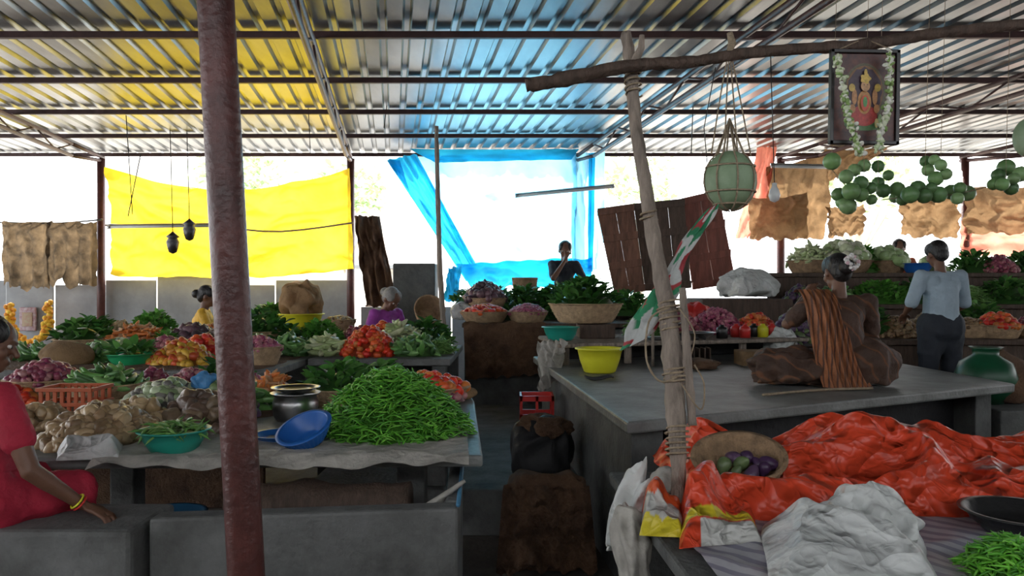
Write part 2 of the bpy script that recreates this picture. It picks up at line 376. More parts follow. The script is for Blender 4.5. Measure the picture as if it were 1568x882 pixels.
for x12 in (-10,-6.42,-2.52,1.0,4.2,7.08,10.4):
    g=group('roof_truss',(x12,12,3.4)); b=B()
    def bar(p,q,r=.028): b.add(*tubeg([p,q],r,6))
    ys=[12.1-1.15*i for i in range(13)]
    for off,z in((0,3.65),(0,3.48)):
        bar((skx(x12,12.1),12.1,z if z>3.5 else 3.6),(skx(x12,10.9),10.9,z)); bar((skx(x12,10.9),10.9,z),(skx(x12,-2.2),-2.2,z))
    for i in range(1,len(ys)-1):
        a,c=ys[i],ys[i+1]; bar((skx(x12,a),a,3.65),(skx(x12,(a+c)/2),(a+c)/2,3.48),.012); bar((skx(x12,(a+c)/2),(a+c)/2,3.48),(skx(x12,c),c,3.65),.012)
    b.make('truss_frame',M_steel,g)
for x12 in (-10,-6.42,-2.52,1.0,4.2,7.08,10.4):
    tube('roof_post',[(x12,12,0),(x12,12,1.8),(x12,12,3.62)],.06,M_rust,seg=16)
tube('iron_pole',[(-.80,2.4,0),(-.83,2.4,.7),(-.926,2.4,2.5),(-.985,2.4,3.7)],.056,M_rust,seg=28,sm=16)
xs=[X(p,12.15) for p in (-420,-300,-190,-80,10,85,165,245,335,430,550)]
b=B()
for i in range(len(xs)-1):
    t=1.72+.08*math.sin(i*2.1); b.add(*boxg(xs[i]+.01,xs[i+1]-.01,12.13+.02*(i%2),12.17+.02*(i%2),0,t))
bevel(b.make('wall_back',M_panel,smooth=False),.006)
b=B()
for i in range(9):
    x0=-2.4+i*1.45; b.add(*boxg(x0,x0+1.43,12.2,12.24,0,1.3+.1*math.sin(i*3)))
bevel(b.make('wall_back_low',M_panel,smooth=False),.006)
# ------------------------------------------------------------------ tarpaulins, cloths
def c4(name,a,b_,c,d_,dd,m,**k): return cloth(name,W(*a,dd),W(*b_,dd),W(*c,dd),W(*d_,dd),m,**k)
c4('yellow_tarpaulin',(168,262),(545,262),(552,420),(172,428),11.85,M_yel,nx=100,nz=60,sag=.33,bsag=.10,amp=.14,sd=1,fray=.06)
tube('tarpaulin_rope',[W(165,352,11.6),W(300,350,11.6),W(430,362,11.6),W(552,348,11.6)],.015,M_rope,sm=14,seg=6)
g=group('blue_tarpaulin',W(800,430,11.9))
c4('sheet_overexposed',(645,244),(900,240),(900,425),(740,425),11.9,M_bluep,nx=70,nz=50,amp=.10,sag=.02,sd=2,parent=g)  # blown-out middle of the tarp, glare painted by the pale colour
c4('sheet_fold',(604,250),(650,240),(750,425),(728,440),11.84,M_blue,nx=30,nz=40,amp=.14,fold=.05,nf=3,sd=3,parent=g)
c4('sheet_top_band',(640,233),(905,233),(893,249),(680,254),11.82,M_blue,nx=40,nz=6,amp=.05,sd=4,parent=g)
c4('sheet_right_fold',(893,240),(945,236),(942,420),(893,425),11.85,M_bluep,nx=20,nz=30,amp=.1,fold=.05,nf=2,sd=5,parent=g)
c4('sheet_right_hem',(920,240),(930,238),(926,425),(918,425),11.8,M_blue,nx=8,nz=30,amp=.05,fold=.03,nf=2,sd=5,parent=g)
c4('sheet_bottom',(712,412),(925,402),(925,448),(735,448),11.75,M_blue,nx=40,nz=12,amp=.12,sd=6,parent=g,fray=.2)
c4('tarp_tie_end',(604,250),(625,250),(640,300),(612,262),11.8,M_blue,nx=10,nz=10,amp=.05,sd=7,parent=g)
g=group('hanging_net_cloth',W(75,350,11.6))
for i,(a,b_,e) in enumerate(((2,78,452),(72,152,446))):
    c4('net_panel',(a,348),(b_,346),(b_-2,e),(a+2,e-5),11.6,M_net,nx=34,nz=34,amp=.06,fold=.05,nf=4,sd=8+i,parent=g,fray=.12)
tube('clothes_line',[W(-60,345,11.65),W(75,349,11.65),W(160,343,11.65)],.012,M_wire,g,seg=5,sm=8)
c4('brown_hanging_cloth',(552,337),(592,337),(622,480),(572,480),11.4,M_burl,nx=24,nz=34,amp=.14,fold=.06,nf=3,sd=11,fray=.1)
BS=((1196,262),(1300,232),(1290,372),(1200,372),11.7,.15),((1292,322),(1352,318),(1350,366),(1296,370),11.6,.1),((1405,300),(1500,296),(1500,372),(1408,366),11.6,.14),((1505,290),(1660,285),(1660,362),(1508,366),11.5,.14),((1290,232),(1400,225),(1330,270),(1292,285),11.8,.12),((1170,308),(1262,300),(1262,372),(1172,374),11.4,.08)
for i,(a,b_,c,d_,dd,am) in enumerate(BS): c4('burlap_sheet',a,b_,c,d_,dd,M_burll,nx=34,nz=26,amp=am,sd=12+i,fray=.07,sag=.05)
c4('faded_red_tarpaulin',(1186,225),(1215,230),(1190,372),(1150,372),11.7,M_pink,nx=20,nz=30,amp=.12,sd=16,fray=.1)
c4('faded_red_tarpaulin',(1505,345),(1640,340),(1640,400),(1500,400),11.9,M_pink,nx=20,nz=16,amp=.12,sd=17)
# ------------------------------------------------------------------ plank shutters & box
def planks(name,pts4,n,m,d,tilt=.1):
    g=group(name,W(*pts4[3],d)); TL,TR,BR,BL=[W(*p,d) for p in pts4]; TL.y+=tilt;TR.y+=tilt
    for i in range(n):
        u0=i/n+.004;u1=(i+1)/n-.004; q=[TL.lerp(TR,u0),TL.lerp(TR,u1),BL.lerp(BR,u1),BL.lerp(BR,u0)]
        V=q+[p+Vector((0,.03,0)) for p in q]
        bevel(make('plank',[tuple(v) for v in V],[(0,1,2,3),(7,6,5,4),(0,4,5,1),(1,5,6,2),(2,6,7,3),(3,7,4,0)],m,g,smooth=False),.004)
    for v in(.02,.35,.68,.98):
        a=TL.lerp(BL,v);b_=TR.lerp(BR,v); V=[a+Vector((0,-.03,.05)),b_+Vector((0,-.03,.05)),b_+Vector((0,-.03,-.05)),a+Vector((0,-.03,-.05))]
        V+= [p+Vector((0,.03,0)) for p in V]
        bevel(make('batten',[tuple(v) for v in V],[(0,1,2,3),(7,6,5,4),(0,4,5,1),(1,5,6,2),(2,6,7,3),(3,7,4,0)],m,g,smooth=False),.004)
    return g
M_plankr=mat('red_brown_board',(.2,.06,.04),.6,.35,4,.4,18,stretch=(4,4,.6))
planks('wooden_crate_panel',[(934,328),(992,320),(1008,452),(960,458)],2,M_plank,10.5)
planks('wooden_crate_panel',[(992,320),(1072,312),(1080,447),(1008,452)],3,M_woodd,10.6)
planks('wooden_crate_panel',[(1066,312),(1126,298),(1150,440),(1082,450)],2,M_plankr,10.7)
box('metal_cabinet',X(617,11.5),X(682,11.5),11.3,11.8,.0,EZ+38/F*11.5,M_concd,bv=.02)
# ------------------------------------------------------------------ left stalls
EL=.88
g=group('vegetable_table',(-1.8,4.2,0))
prism('tabletop',[(-4.2,3.2),(-.125,3.3),(-.24,4.9),(-.3,5.35),(-4.4,5.35)],EL-.05,EL,M_slab,g)
for (x,y) in((-3.9,3.85),(-.5,3.85),(-.5,5.1),(-3.9,5.1),(-2.2,4.4)): box('leg',x-.07,x+.07,y-.07,y+.07,.0 if x<-1.4 or y<4.9 else .3,EL-.05,M_conc,g)
g=group('concrete_trough',(-.9,3.0,0))
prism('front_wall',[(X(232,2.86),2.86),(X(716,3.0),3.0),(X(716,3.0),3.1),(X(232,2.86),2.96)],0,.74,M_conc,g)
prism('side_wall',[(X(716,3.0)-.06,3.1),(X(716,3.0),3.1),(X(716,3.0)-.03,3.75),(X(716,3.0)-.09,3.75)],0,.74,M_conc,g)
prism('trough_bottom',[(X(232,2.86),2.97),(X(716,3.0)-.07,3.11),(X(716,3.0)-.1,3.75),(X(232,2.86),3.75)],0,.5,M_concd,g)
tube('blue_edge_strip',[(X(716,3.0),3.0,.752),(X(716,3.0)-.03,3.75,.752)],.009,mat('blue_paint',(.06,.2,.34),.5),g,seg=8)
g2=group('rolled_log',W(540,765,3.35))
tube('log',[(-1.25,3.4,.62),(-.9,3.42,.63),(-.45,3.4,.64)],[.1,.11,.09],M_woodd,g2,seg=18,rough=.25,sm=16)
g2=group('bundle_of_husks',(-.4,3.3,.5))
for i in range(9):
    p=Vector((-.56+.018*i,3.18,.6+.008*i)); tube('husk',[p,p+Vector((.12,.0,.02+.006*i)),p+Vector((.22,.02,.07+.008*i))],[.008,.014,.008],M_dirty,g2,seg=7,sm=8)
box('concrete_block',-2.9,X(205,2.78),2.78,3.15,0,.72,M_conc,bv=.02)
M_bluedr=mat('blue_drum',(.015,.08,.16),.5,.2,bump=0)
lathe('blue_drum',[(.01,0),(.14,0),(.15,.02),(.15,.3),(.158,.31),(.15,.32),(.15,.58),(.16,.6),(.14,.6),(.13,.03),(.01,.03)],(X(262,3.4),3.42,0),M_bluedr)
def dr(u,v,p,z=EL):
    fr=max(0,.12-v)/.12
    return (0,-.015*fr,z+.010+.010*ridge(p*6)-.035*fr**1.3*(1+1.6*noise.noise(p*5)) )
field('table_cloth',[(-1.75,3.16),(-.18,3.22),(-.22,3.75),(-1.7,3.75)],120,50,lambda u,v,p:dr(u,v,p),M_dirty)
def cr(z,h,f,sd,edge=.15,fine=.08):
    def fn(u,v,p):
        e=min(u,1-u,v,1-v)/edge; e=min(1,max(0,e)); q=warp(p,f,sd)
        return (.03*noise.noise(q),.03*noise.noise(q+Vector((5,0,0))),z+.006+h*e**.7*(.45+.55*ridge(q))+h*.25*e*(ridge(q*2.4)-.3)+h*fine*e*(ridge(q*5.5)-.3))
    return fn
field('white_plastic_sack',[(X(98,3.25),3.18),(X(200,3.25),3.2),(X(205,3.6),3.55),(X(105,3.6),3.55)],40,36,cr(EL,.07,4,3),M_white,jit=.002,sub=1)
field('burlap_table_cover',[(-4.2,3.5),(-1.6,3.5),(-1.0,5.25),(-4.3,5.25)],70,40,cr(EL-.01,.02,4,13,.05),M_burl,jit=.003,sub=1)
hp('chilli',612,3.85,EL,124,.29,ry=.40,full=1.6)
hp('potato',160,3.62,EL,82,.14,ry=.26,full=1.2)
hp('potato',215,3.85,EL,50,.13)
hp('yam',318,3.95,EL,58,.15,ry=.24)
hp('brinjal',262,4.25,EL,82,.18,ry=.35)
hp('brinjal',225,3.98,EL,40,.13)
hp('brinjald',345,4.3,EL,50,.17)
hp('potato',60,3.9,EL,50,.1)
tub('bean',272,3.38,EL,52,.10,.04,M_tealp)
hp('onion',300,4.9,EL,48,.18)
hp('onion',240,5.1,EL,36,.16); hp('leaf',350,5.1,EL,38,.18); hp('tomato',20,4.6,EL,40,.1)
bas('onion',70,4.9,EL,56,.14,.12)
bas('gourd',168,4.75,EL,58,.13,.09)
hp('carrot',425,4.75,EL,38,.16); hp('gourd',395,4.5,EL,30,.12)
g=group('blue_sieve_basket',(X(484,3.42),3.42,EL))
T=Matrix.Rotation(.45,3,'X')@Matrix.Rotation(-.25,3,'Y')
basket(X(482,3.42),3.44,EL+.035,.125,.075,g,M_bluepl,.55,T)
g=group('blue_tray',(X(440,3.6),3.6,EL)); basin(X(440,3.6),3.6,EL,.13,.04,M_bluepl,g)
g=group('steel_pot',(X(462,4.2),4.2,EL)); lathe('pot',[(.01,0),(.1,0),(.12,.03),(.122,.10),(.11,.13),(.13,.145),(.135,.15),(.1,.13),(.112,.1),(.108,.03),(.01,.01)],(X(462,4.2),4.2,EL),M_alu,g)
basin(X(462,4.2),4.2,EL+.15,.125,.03,M_alu,g,name='lid')
crumple('blue_plastic_bag',(X(325,4.3),4.25,EL+.16),(.07,.05,.06),mat('blue_bag',(.08,.3,.6),.4,trans=.3,crease=.5),.3,1.5,5,sub=3)
g=group('orange_crate',(X(128,4.25),4.3,EL)); cx=X(118,4.25)
for s_ in(-1,1):
    for k in range(8): box('slat',cx-.14+k*.038,cx-.12+k*.038,4.25+s_*.1-.005,4.25+s_*.1+.005,EL,EL+.17,M_orpl,g,.002)
for s_ in(-1,1):
    for zz in(0,.08,.16): box('rail',cx-.15,cx+.15,4.25+s_*.11-.006,4.25+s_*.11+.006,EL+zz,EL+zz+.02,M_orpl,g,.002); box('end_rail',cx+s_*.15-.006,cx+s_*.15+.006,4.14,4.36,EL+zz,EL+zz+.02,M_orpl,g,.002)
box('crate_bottom',cx-.15,cx+.15,4.14,4.36,EL,EL+.01,M_orpl,g,.002)
bas('leaf',530,4.75,EL,50,.1,.12)
bas('tomato',672,4.85,EL,62,.1,.08,flare=.6)
hp('onion',640,4.65,EL,40,.12); hp('onion',702,4.75,EL+.02,26,.1)
hp('leaf',590,5.0,EL,45,.18)
crumple('burlap_sack',(X(715,4.95),5.0,EL),(.12,.12,.05),M_burll,.25,1.4,9,sub=3)
hp('shallot',395,4.95,EL,30,.14)
E2=1.0
g=group('rear_vegetable_table',(-3.4,6.6,0))
box('tabletop',-5.9,-1.75,5.55,8.0,E2-.06,E2,M_conc,g)
for x in(-5.6,-3.8,-2.0):
    for y in(5.72,7.8): box('leg',x-.08,x+.08,y-.08,y+.08,0,E2-.06,M_conc,g)
box('front_apron',-5.85,-1.8,5.58,5.62,.0,E2-.07,M_burl,g)
g=group('middle_vegetable_table',(-1.2,7.2,0))
box('tabletop',-1.73,-.52,6.5,8.1,E2-.06,E2,M_conc,g)
for x in(-1.6,-.62):
    for y in(6.6,8.0): box('leg',x-.06,x+.06,y-.06,y+.06,.0 if x<-1.4 else .3,E2-.06,M_concd,g)
box('inner_panel',-1.68,-.6,6.9,6.94,.302,E2-.07,M_concd,g)
field('burlap_table_cover',[(-5.85,5.6),(-1.8,5.6),(-1.8,7.95),(-5.85,7.95)],70,40,cr(E2-.01,.025,3,14,.05),M_burl,jit=.003,sub=1)
tub('leaf',206,5.9,E2,38,.1,.05,M_greenpl)
hp('gourd',160,6.2,E2,45,.14); hp('gourd',60,6.3,E2,45,.1); hp('onion',20,6.8,E2,50,.08)
hp('mango',285,5.95,E2,48,.17)
hp('tomato',318,6.3,E2,42,.19)
hp('onion',260,6.5,E2,36,.17); hp('brinjal',190,6.6,E2,36,.14)
bas('carrot',215,7.0,E2,46,.14,.13)
bas('leaf',128,6.9,E2,40,.14,.14)
hp('leafl',240,7.6,E2+.03,42,.30)
hp('leaf',150,7.7,E2,50,.24); hp('potato',190,7.7,E2,30,.24)
crumple('burlap_sack',(X(105,5.95),5.95,E2),(.2,.17,.12),M_burll,.15,1.2,4,sub=3)
bas('beet',300,7.1,E2,34,.14,.12)
bas('shallot',405,6.0,E2,36,.14,.09)
hp('brinjald',365,6.4,E2,34,.2); hp('yam',345,6.9,E2,34,.2); hp('pale',400,6.6,E2,30,.17); hp('carrot',330,7.5,E2,30,.22)
bas('leaf',405,7.4,E2,38,.18,.18)
hp('leafl',262,6.9,E2,24,.16)
hp('gourd',455,6.85,E2,42,.14)
hp('pale',512,6.85,E2,36,.14)
hp('tomato',577,6.85,E2,46,.22,ry=.24)
hp('gourd',645,6.85,E2,40,.14)
hp('bean',690,7.0,E2,20,.12)
hp('pale',622,7.4,E2,50,.22)
hp('leafl',500,7.5,E2,40,.24)
hp('onion',560,7.7,E2,35,.2)
hp('leaf',665,7.7,E2,38,.22)
hp('tomato',600,7.9,E2,25,.22); hp('leaf',440,7.4,E2,34,.22)
E3=1.02
g=group('low_wooden_bench',(-3.2,10.2,0))
box('bench_top',-5.3,-1.0,9.75,11.2,E3-.06,E3,M_woodd,g)
for x in(-5.2,-3,-1.2): box('bench_leg',x-.06,x+.06,9.85,10.9,0,E3-.06,M_woodd,g)
g=group('bag_of_puffed_rice',(X(468,10.2),10.25,E3))
basin(X(468,10.2),10.25,E3,.3,.24,M_yelpl,g); crumple('sack',(X(468,10.2),10.25,E3+.16),(.28,.25,.30),M_burll,.28,1.4,6,g,sub=4)
hp('leaf',420,10.3,E3,30,.3)
bas('brown',530,10.15,E3,26,.16,.06)
g=group('tipped_straw_basket',(X(660,9.8),10.05,E3)); basket(X(663,9.9),10.1,E3+.2,.2,.24,g,M_wicker,.6,Matrix.Rotation(1.1,3,'X')@Matrix.Rotation(.3,3,'Y'))
crumple('cloth_bundle',(X(600,10.3),10.35,E3),(.22,.2,.2),M_dirty,.25,1.4,3,sub=3)
# ------------------------------------------------------------------ centre stall
E4=1.2
g=group('centre_stall',(.4,9.6,.3))
box('stall_top',X(722,8.75),2.2,8.7,10.0,E4-.05,E4,M_woodd,g); box('stall_base',X(726,8.9),2.1,8.85,11.3,0.0,E4-.06,M_conc,g)
box('stall_upper_step',-.2,2.4,10.0,11.4,E4-.05,1.34,M_woodd,g)
cloth('burlap_skirt',(X(724,8.66),8.66,E4+.01),(X(852,8.66),8.66,E4+.01),(X(850,8.66),8.62,.62),(X(728,8.66),8.62,.58),M_burl,nx=40,nz=30,amp=.05,fold=.02,nf=4,sd=21,parent=g,fray=.08)
bas('tomato',757,9.0,E4,38,.12,.08)
bas('shallot',824,9.0,E4,32,.12,.1)
bas('beet',758,9.6,E4+.12,34,.15,.18)
hp('leaf',820,9.7,E4,42,.35)
hp('leaf',870,9.9,E4,40,.38)
hp('leaf',735,10.4,1.34,30,.2)
g=group('tall_basket',(X(820,10.3),10.3,1.34)); basket(X(820,10.3),10.3,1.34,.17,.38,g,M_wickd,.7)
hp('leaf',775,10.5,1.34,34,.2); hp('leaf',915,10.3,1.34,36,.22); hp('bean',955,10.0,1.34,34,.16); hp('leaf',985,9.7,E4+.05,30,.25)
crumple('white_plastic_bag',(X(722,9.4),9.5,E4),(.16,.15,.14),M_white,.2,1.4,8,sub=3)
cloth('blue_plastic_sheet',W(700,418,10.9),W(722,414,10.9),W(716,470,10.7),W(694,470,10.7),M_blue,amp=.1,sd=5,nx=16,nz=20)
tube('thin_wooden_prop',[(X(692,7.5),8.4,.3),W(689,450,8.4),W(684,300,8.4),W(682,197,8.4)],[.03,.03,.026,.022],M_wood,seg=10,rough=.3,sm=24)
# ------------------------------------------------------------------ alley sacks
g=group('black_sack_of_goods',(.2,5.2,.3)); crumple('sack_body',(.20,5.2,.3),(.21,.19,.22),M_black,.14,1.2,2,g,boxy=.7,flat=.8)
crumple('burlap_mouth',(.22,5.15,.60),(.18,.15,.09),M_burl,.3,1.5,3,g)
crumple('onion_net',(.1,5.25,.62),(.08,.08,.05),M_burll,.25,1.5,13,g,sub=3)
g=group('red_crate',(X(822,5.9),5.95,.3)); cb=B()
for zz in(0,.14,.3,.44): 
    for a in(boxg(0,.26,-.13,-.115,zz,zz+.04),boxg(0,.26,.115,.13,zz,zz+.04),boxg(0,.015,-.13,.13,zz,zz+.04),boxg(.245,.26,-.13,.13,zz,zz+.04)): cb.add(np.array(a[0])+np.array([X(812,5.95),5.95,.3]),a[1])
for (a,c) in((0,-.13),(.24,-.13),(0,.11),(.24,.11),(.12,-.13)):
    cb.add(np.array(boxg(a,a+.02,c,c+.02,0,.48)[0])+np.array([X(812,5.95),5.95,.3]),boxg(0,1,0,1,0,1)[1])
cb.make('crate_frame',M_redpl,g,smooth=False)
g=group('draped_burlap_sack',(.20,4.4,0))
crumple('sack_body',(.20,4.45,0),(.24,.17,.29),M_burl,.1,1.1,12,g,boxy=.55,flat=.8)
cloth('sack_flap',(-.05,4.26,.5),(.43,4.24,.5),(.47,4.2,.06),(-.09,4.2,.03),M_burl,nx=40,nz=36,amp=.10,fold=.03,nf=3,sd=33,parent=g,fray=.08)
# ------------------------------------------------------------------ right counter
CZ=.95
A=(.556,3.71);Bc=(3.42,5.22);Cc=(3.3,8.3);Dc=(.2,7.3)
g=group('stone_counter',(1.8,5.8,0))
prism('slab',[A,Bc,Cc,Dc],CZ-.06,CZ,M_slab,g)
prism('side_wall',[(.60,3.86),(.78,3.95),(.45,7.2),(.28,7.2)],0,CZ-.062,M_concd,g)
prism('recess_shade_wall',[(.9,4.35),(3.2,5.55),(3.1,5.75),(.86,4.55)],0,CZ-.062,M_black,g)  # black colour paints the shade of the recess under the slab
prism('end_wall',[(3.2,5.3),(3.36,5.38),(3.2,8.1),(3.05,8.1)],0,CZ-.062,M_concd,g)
prism('footing_block',[(X(1210,4.7),4.72),(X(1250,4.7),4.8),(X(1250,4.7),5.0),(X(1210,4.7),4.92)],0,CZ-.07,M_conc,g)
SZ=1.14
g=group('wooden_shelf',(1.5,6.8,CZ))
prism('shelf_board',[(.38,6.3),(2.75,7.1),(2.6,8.2),(.25,7.4)],SZ-.035,SZ,M_wood,g)
for (x,y) in((.45,6.45),(1.0,6.63),(1.55,6.82),(2.1,7.0),(2.6,7.15)): box('shelf_leg',x-.03,x+.03,y-.03,y+.03,CZ,SZ-.035,M_wood,g)
prism('shelf_gap_shade',[(.5,7.0),(2.6,7.7),(2.6,7.73),(.5,7.03)],CZ,SZ-.036,M_black,g)  # black sheet added as painted shade below the shelf board
g=group('yellow_basin',(X(937,5.9),5.9,CZ)); basin(X(937,5.9),5.9,CZ,.18,.19,M_yelpl,g)
g=group('teal_basin',(X(872,6.9),6.75,SZ)); basin(X(876,6.75),6.75,SZ,.16,.12,M_tealp,g)
box('wooden_crate',X(905,7),X(960,7),6.95,7.35,SZ,SZ+.13,M_woodd)
g=group('basket_of_leafy_greens',(X(915,7.1),7.1,SZ+.13)); basket(X(915,7.15),7.15,SZ+.14,.34,.17,g,M_wicker,.7); heap('leaf',X(915,7.15),7.15,SZ+.28,.3,.3,.2,g)
cloth('draped_white_cloth',(X(838,6.3),6.45,SZ+.03),(X(885,6.3),6.3,SZ+.03),(X(872,6.3),6.22,.93),(X(842,6.3),6.22,.72),M_dirty,nx=24,nz=24,amp=.07,fold=.03,nf=3,sd=30,fray=.12)
g=group('metal_thali',(X(1090,6.9),6.95,SZ)); basin(X(1090,6.95),6.98,SZ+.01,.17,.05,M_alu,g)
# beam balance on the shelf
g=group('weighing_scale',(X(1030,6.8),6.8,SZ)); sx=X(1035,6.8)
box('scale_base',sx-.12,sx+.12,6.74,6.9,SZ,SZ+.03,M_metald,g); tube('scale_column',[(sx,6.82,SZ+.02),(sx,6.82,SZ+.2)],.012,M_metald,g); tube('scale_beam',[(sx-.16,6.82,SZ+.13),(sx,6.82,SZ+.15),(sx+.16,6.82,SZ+.13)],.009,M_metald,g)
for s_ in(-1,1): lathe('scale_pan',[(.005,0),(.06,.003),(.09,.02),(.095,.02),(.06,0.0),(.005,-.003)],(sx+s_*.16,6.82,SZ+.14),M_alu,g,seg=24)
for i in range(4): 
    gg=group('iron_weight',(X(1062+i*13,6.7),6.72+i*.03,SZ)); r0=.035-.006*i; lathe('weight',[(.003,0),(r0,0),(r0,r0*1.2),(r0*.6,r0*1.5),(r0*.4,r0*2),(.003,r0*2.1)],(X(1062+i*14,6.75),6.75+i*.03,SZ),M_metald,gg,seg=18)
for p,d,c in((1150,7.2,M_redpl),(1218,7.4,M_redpl),(1178,7.25,M_metald),(1200,7.6,M_redpl),(1128,7.0,M_metald),(1164,7.1,M_redpl),(1192,7.2,M_yelpl),(1206,7.25,M_redpl)):
    gg=group('spice_tin',(X(p,d),d,SZ)); lathe('tin',[(.005,0),(.05,0),(.052,.08),(.045,.1),(.02,.11),(.02,.125),(.004,.125)],(X(p,d),d,SZ),c,gg,seg=20)
hp('shallot',1118,7.75,SZ,46,.24); hp('tomato',1180,7.7,SZ,36,.18); hp('onion',1060,7.55,SZ,36,.2); hp('bean',1010,7.45,SZ,34,.18)
crumple('red_plastic_bag',(X(1085,8.05),7.95,SZ),(.16,.12,.18),MATS['red_plastic'],.25,1.4,71,sub=4)
crumple('clear_plastic_bag',(X(1232,7.0),7.2,CZ),(.14,.12,.16),M_white,.3,1.4,72,sub=4)
crumple('folded_burlap_sack',(X(1100,5.9),6.2,CZ),(.2,.14,.05),M_burl,.2,1.4,73,sub=4)
g=group('cardboard_box',(X(1185,6.3),6.45,CZ)); box('carton',X(1160,6.4),X(1215,6.4),6.4,6.65,CZ,CZ+.12,M_burll,g,.004)
crumple('white_plastic_bag',(X(1170,8.6),8.7,1.48),(.33,.25,.2),M_white,.25,1.3,4)
box('wooden_chest',X(1090,8.6),X(1230,8.6),8.4,9.2,.0,1.48,M_woodd,bv=.02)
hp('brinjald',1240,7.4,1.05,35,.3)
g=group('slotted_rack',(X(1075,6.9),6.5,CZ))
for i in range(5): 
    p=X(1075,6.45)+i*.05; box('rack_slat',p,p+.012,6.45+i*.017,6.6+i*.017,CZ,CZ+.14,M_woodd,g,.002)
tube('leaning_stick',[W(1020,520,6.1),(X(1020,6.2),6.2,CZ+.02)],.012,M_wood)
tube('iron_ring',[(X(935,5.45)+.1*math.cos(t*.4),5.42+.05*math.sin(t*.4),CZ+.02+.01*math.sin(t)) for t in range(16)],.008,M_wire,seg=6)
tube('bent_wire',[(2.3,4.9,CZ+.01),(1.9,4.75,CZ+.02),(1.5,4.6,CZ+.01)],.008,M_rope,seg=6,sm=8)
g=group('stepped_vegetable_stand',(6,8.5,0))
for (x0,x1,y0,y1,z) in((3.45,9.5,7.1,8.1,1.12),(2.95,9.7,8.4,9.1,1.42),(3.0,9.9,9.1,10.2,1.78)):
    box('step_top',x0,x1,y0,y1,z-.05,z,M_woodd,g); box('step_front',x0+.05,x1-.05,y0+.06,y0+.1,0,z-.051,M_woodd,g)
R=lambda k,p,d,z,r,h,s=1.: hp(k,p,d,z,r,h,sc=s)
bas('pale',1268,9.5,1.78,38,.15,.18,M_wickd); bas('caul',1318,9.5,1.78,42,.15,.22,M_wickd,.8); bas('cabb',1385,9.6,1.78,30,.15,.16,M_wickd,.8)
R('leafl',1350,9.6,1.78,24,.3); R('onion',1560,9.6,1.78,30,.2); R('leaf',1520,9.7,1.78,30,.22); R('cabb',1455,9.8,1.78,22,.14,.8); R('leaf',1600,9.7,1.78,30,.2)
R('leafl',1375,8.75,1.42,50,.22); R('gourd',1300,8.75,1.42,38,.18); R('leaf',1440,8.75,1.42,40,.2); R('leaf',1570,8.75,1.42,45,.22); R('bean',1510,8.7,1.42,36,.18); R('brinjald',1250,8.8,1.42,25,.18)
bas('brown',1515,7.5,1.12,34,.12,.07); bas('tomato',1560,7.4,1.12,34,.12,.12); bas('onion',1620,7.4,1.12,34,.12,.1)
R('brown',1400,7.5,1.12,40,.18); R('leaf',1350,7.6,1.12,44,.24); R('potato',1450,7.7,1.12,36,.2); R('leaf',1530,7.9,1.12,40,.27)
g=group('blue_basin',(X(1440,9.3),9.3,1.78)); basin(X(1440,9.25),9.35,1.78,.18,.12,M_bluepl,g)
M_gpot=mat('green_water_pot',(.006,.07,.03),.4,.2,bump=0)
box('low_bench',3.5,6.6,5.5,6.45,0,.72,M_concd)
g=group('green_water_pot',(X(1540,5.9),5.9,.72)); lathe('pot',[(.01,0),(.12,0),(.2,.1),(.22,.2),(.18,.31),(.09,.37),(.09,.41),(.12,.43),(.08,.41),(.07,.37),(.15,.3),(.19,.2),(.01,.02)],(X(1540,5.9),5.9,.72),M_gpot,g)
crumple('burlap_sack',(3.75,5.95,.72),(.26,.22,.24),M_burl,.15,1.2,83,sub=4)
box('standing_platform',3.45,5.2,6.5,7.08,0,.34,M_conc,bv=.006)
# ------------------------------------------------------------------ foreground right table
FZ=.8
g=group('foreground_table',(2,2.4,0))
prism('tabletop',[(.42,3.35),(3.6,3.35),(3.6,1.4),(.52,1.4)],FZ-.05,FZ,M_concd,g)
for (x,y) in((.6,3.2),(3.4,3.2),(.7,1.6),(3.4,1.6)): box('leg',x-.06,x+.06,y-.06,y+.06,0,FZ-.05,M_concd,g)
M_mat=mat('striped_plastic_mat',(.50,.50,.54),.4,.15,5,.2,20,stripes=(7,(.27,.26,.34),'DIAGONAL',1.5,.55),trans=.1)
field('striped_plastic_mat',[(.60,1.5),(3.5,1.5),(3.5,2.75),(.52,2.75)],120,60,lambda u,v,p:(0,0,FZ+.012+.012*ridge(p*5)+.006*noise.noise(p*14)),M_mat)
bx,by=X(1155,2.9),2.90
def redh(u,v,p):
    e=min(u/.05,(1-u)/.05,v/.18,(1-v)/.15); e=max(0,min(1,e)); e=math.sin(e*1.57)
    q=warp(Vector((p.x*.75+p.y*.3,p.y*1.5,0)),2.0,3.3); h=.10+.11*noise.noise(Vector((p.x*1.6,p.y*1.9,9)))+.06*math.exp(-((p.x-2.55)/.35)**2)+.08*math.exp(-((p.x-.78)/.13)**2)+.05*math.exp(-((p.x-1.35)/.12)**2-((p.y-3.2)/.3)**2)
    w=h+.10*(ridge(q)-.5)+.045*(ridge(q*2.1)-.5)+.018*(ridge(q*4.3)-.5)
    k=math.hypot((p.x-bx),(p.y-by)*1.1); e*=1-.9*math.exp(-(k/.2)**4)
    return (.05*noise.noise(q),.05*noise.noise(q+Vector((7,0,0))),FZ+.008+max(.008,e*w*1.2))
field('red_tarpaulin',[(.64,2.62),(3.6,2.5),(3.6,3.75),(.66,3.6)],240,96,redh,M_red,jit=.001,sub=1)
g=group('tipped_basket_of_brinjals',(bx,by,FZ))
T=Matrix.Rotation(.36,3,'X')@Matrix.Rotation(-.12,3,'Y')
basket(bx,by,FZ+.06,.17,.12,g,M_wickd,.6,T)
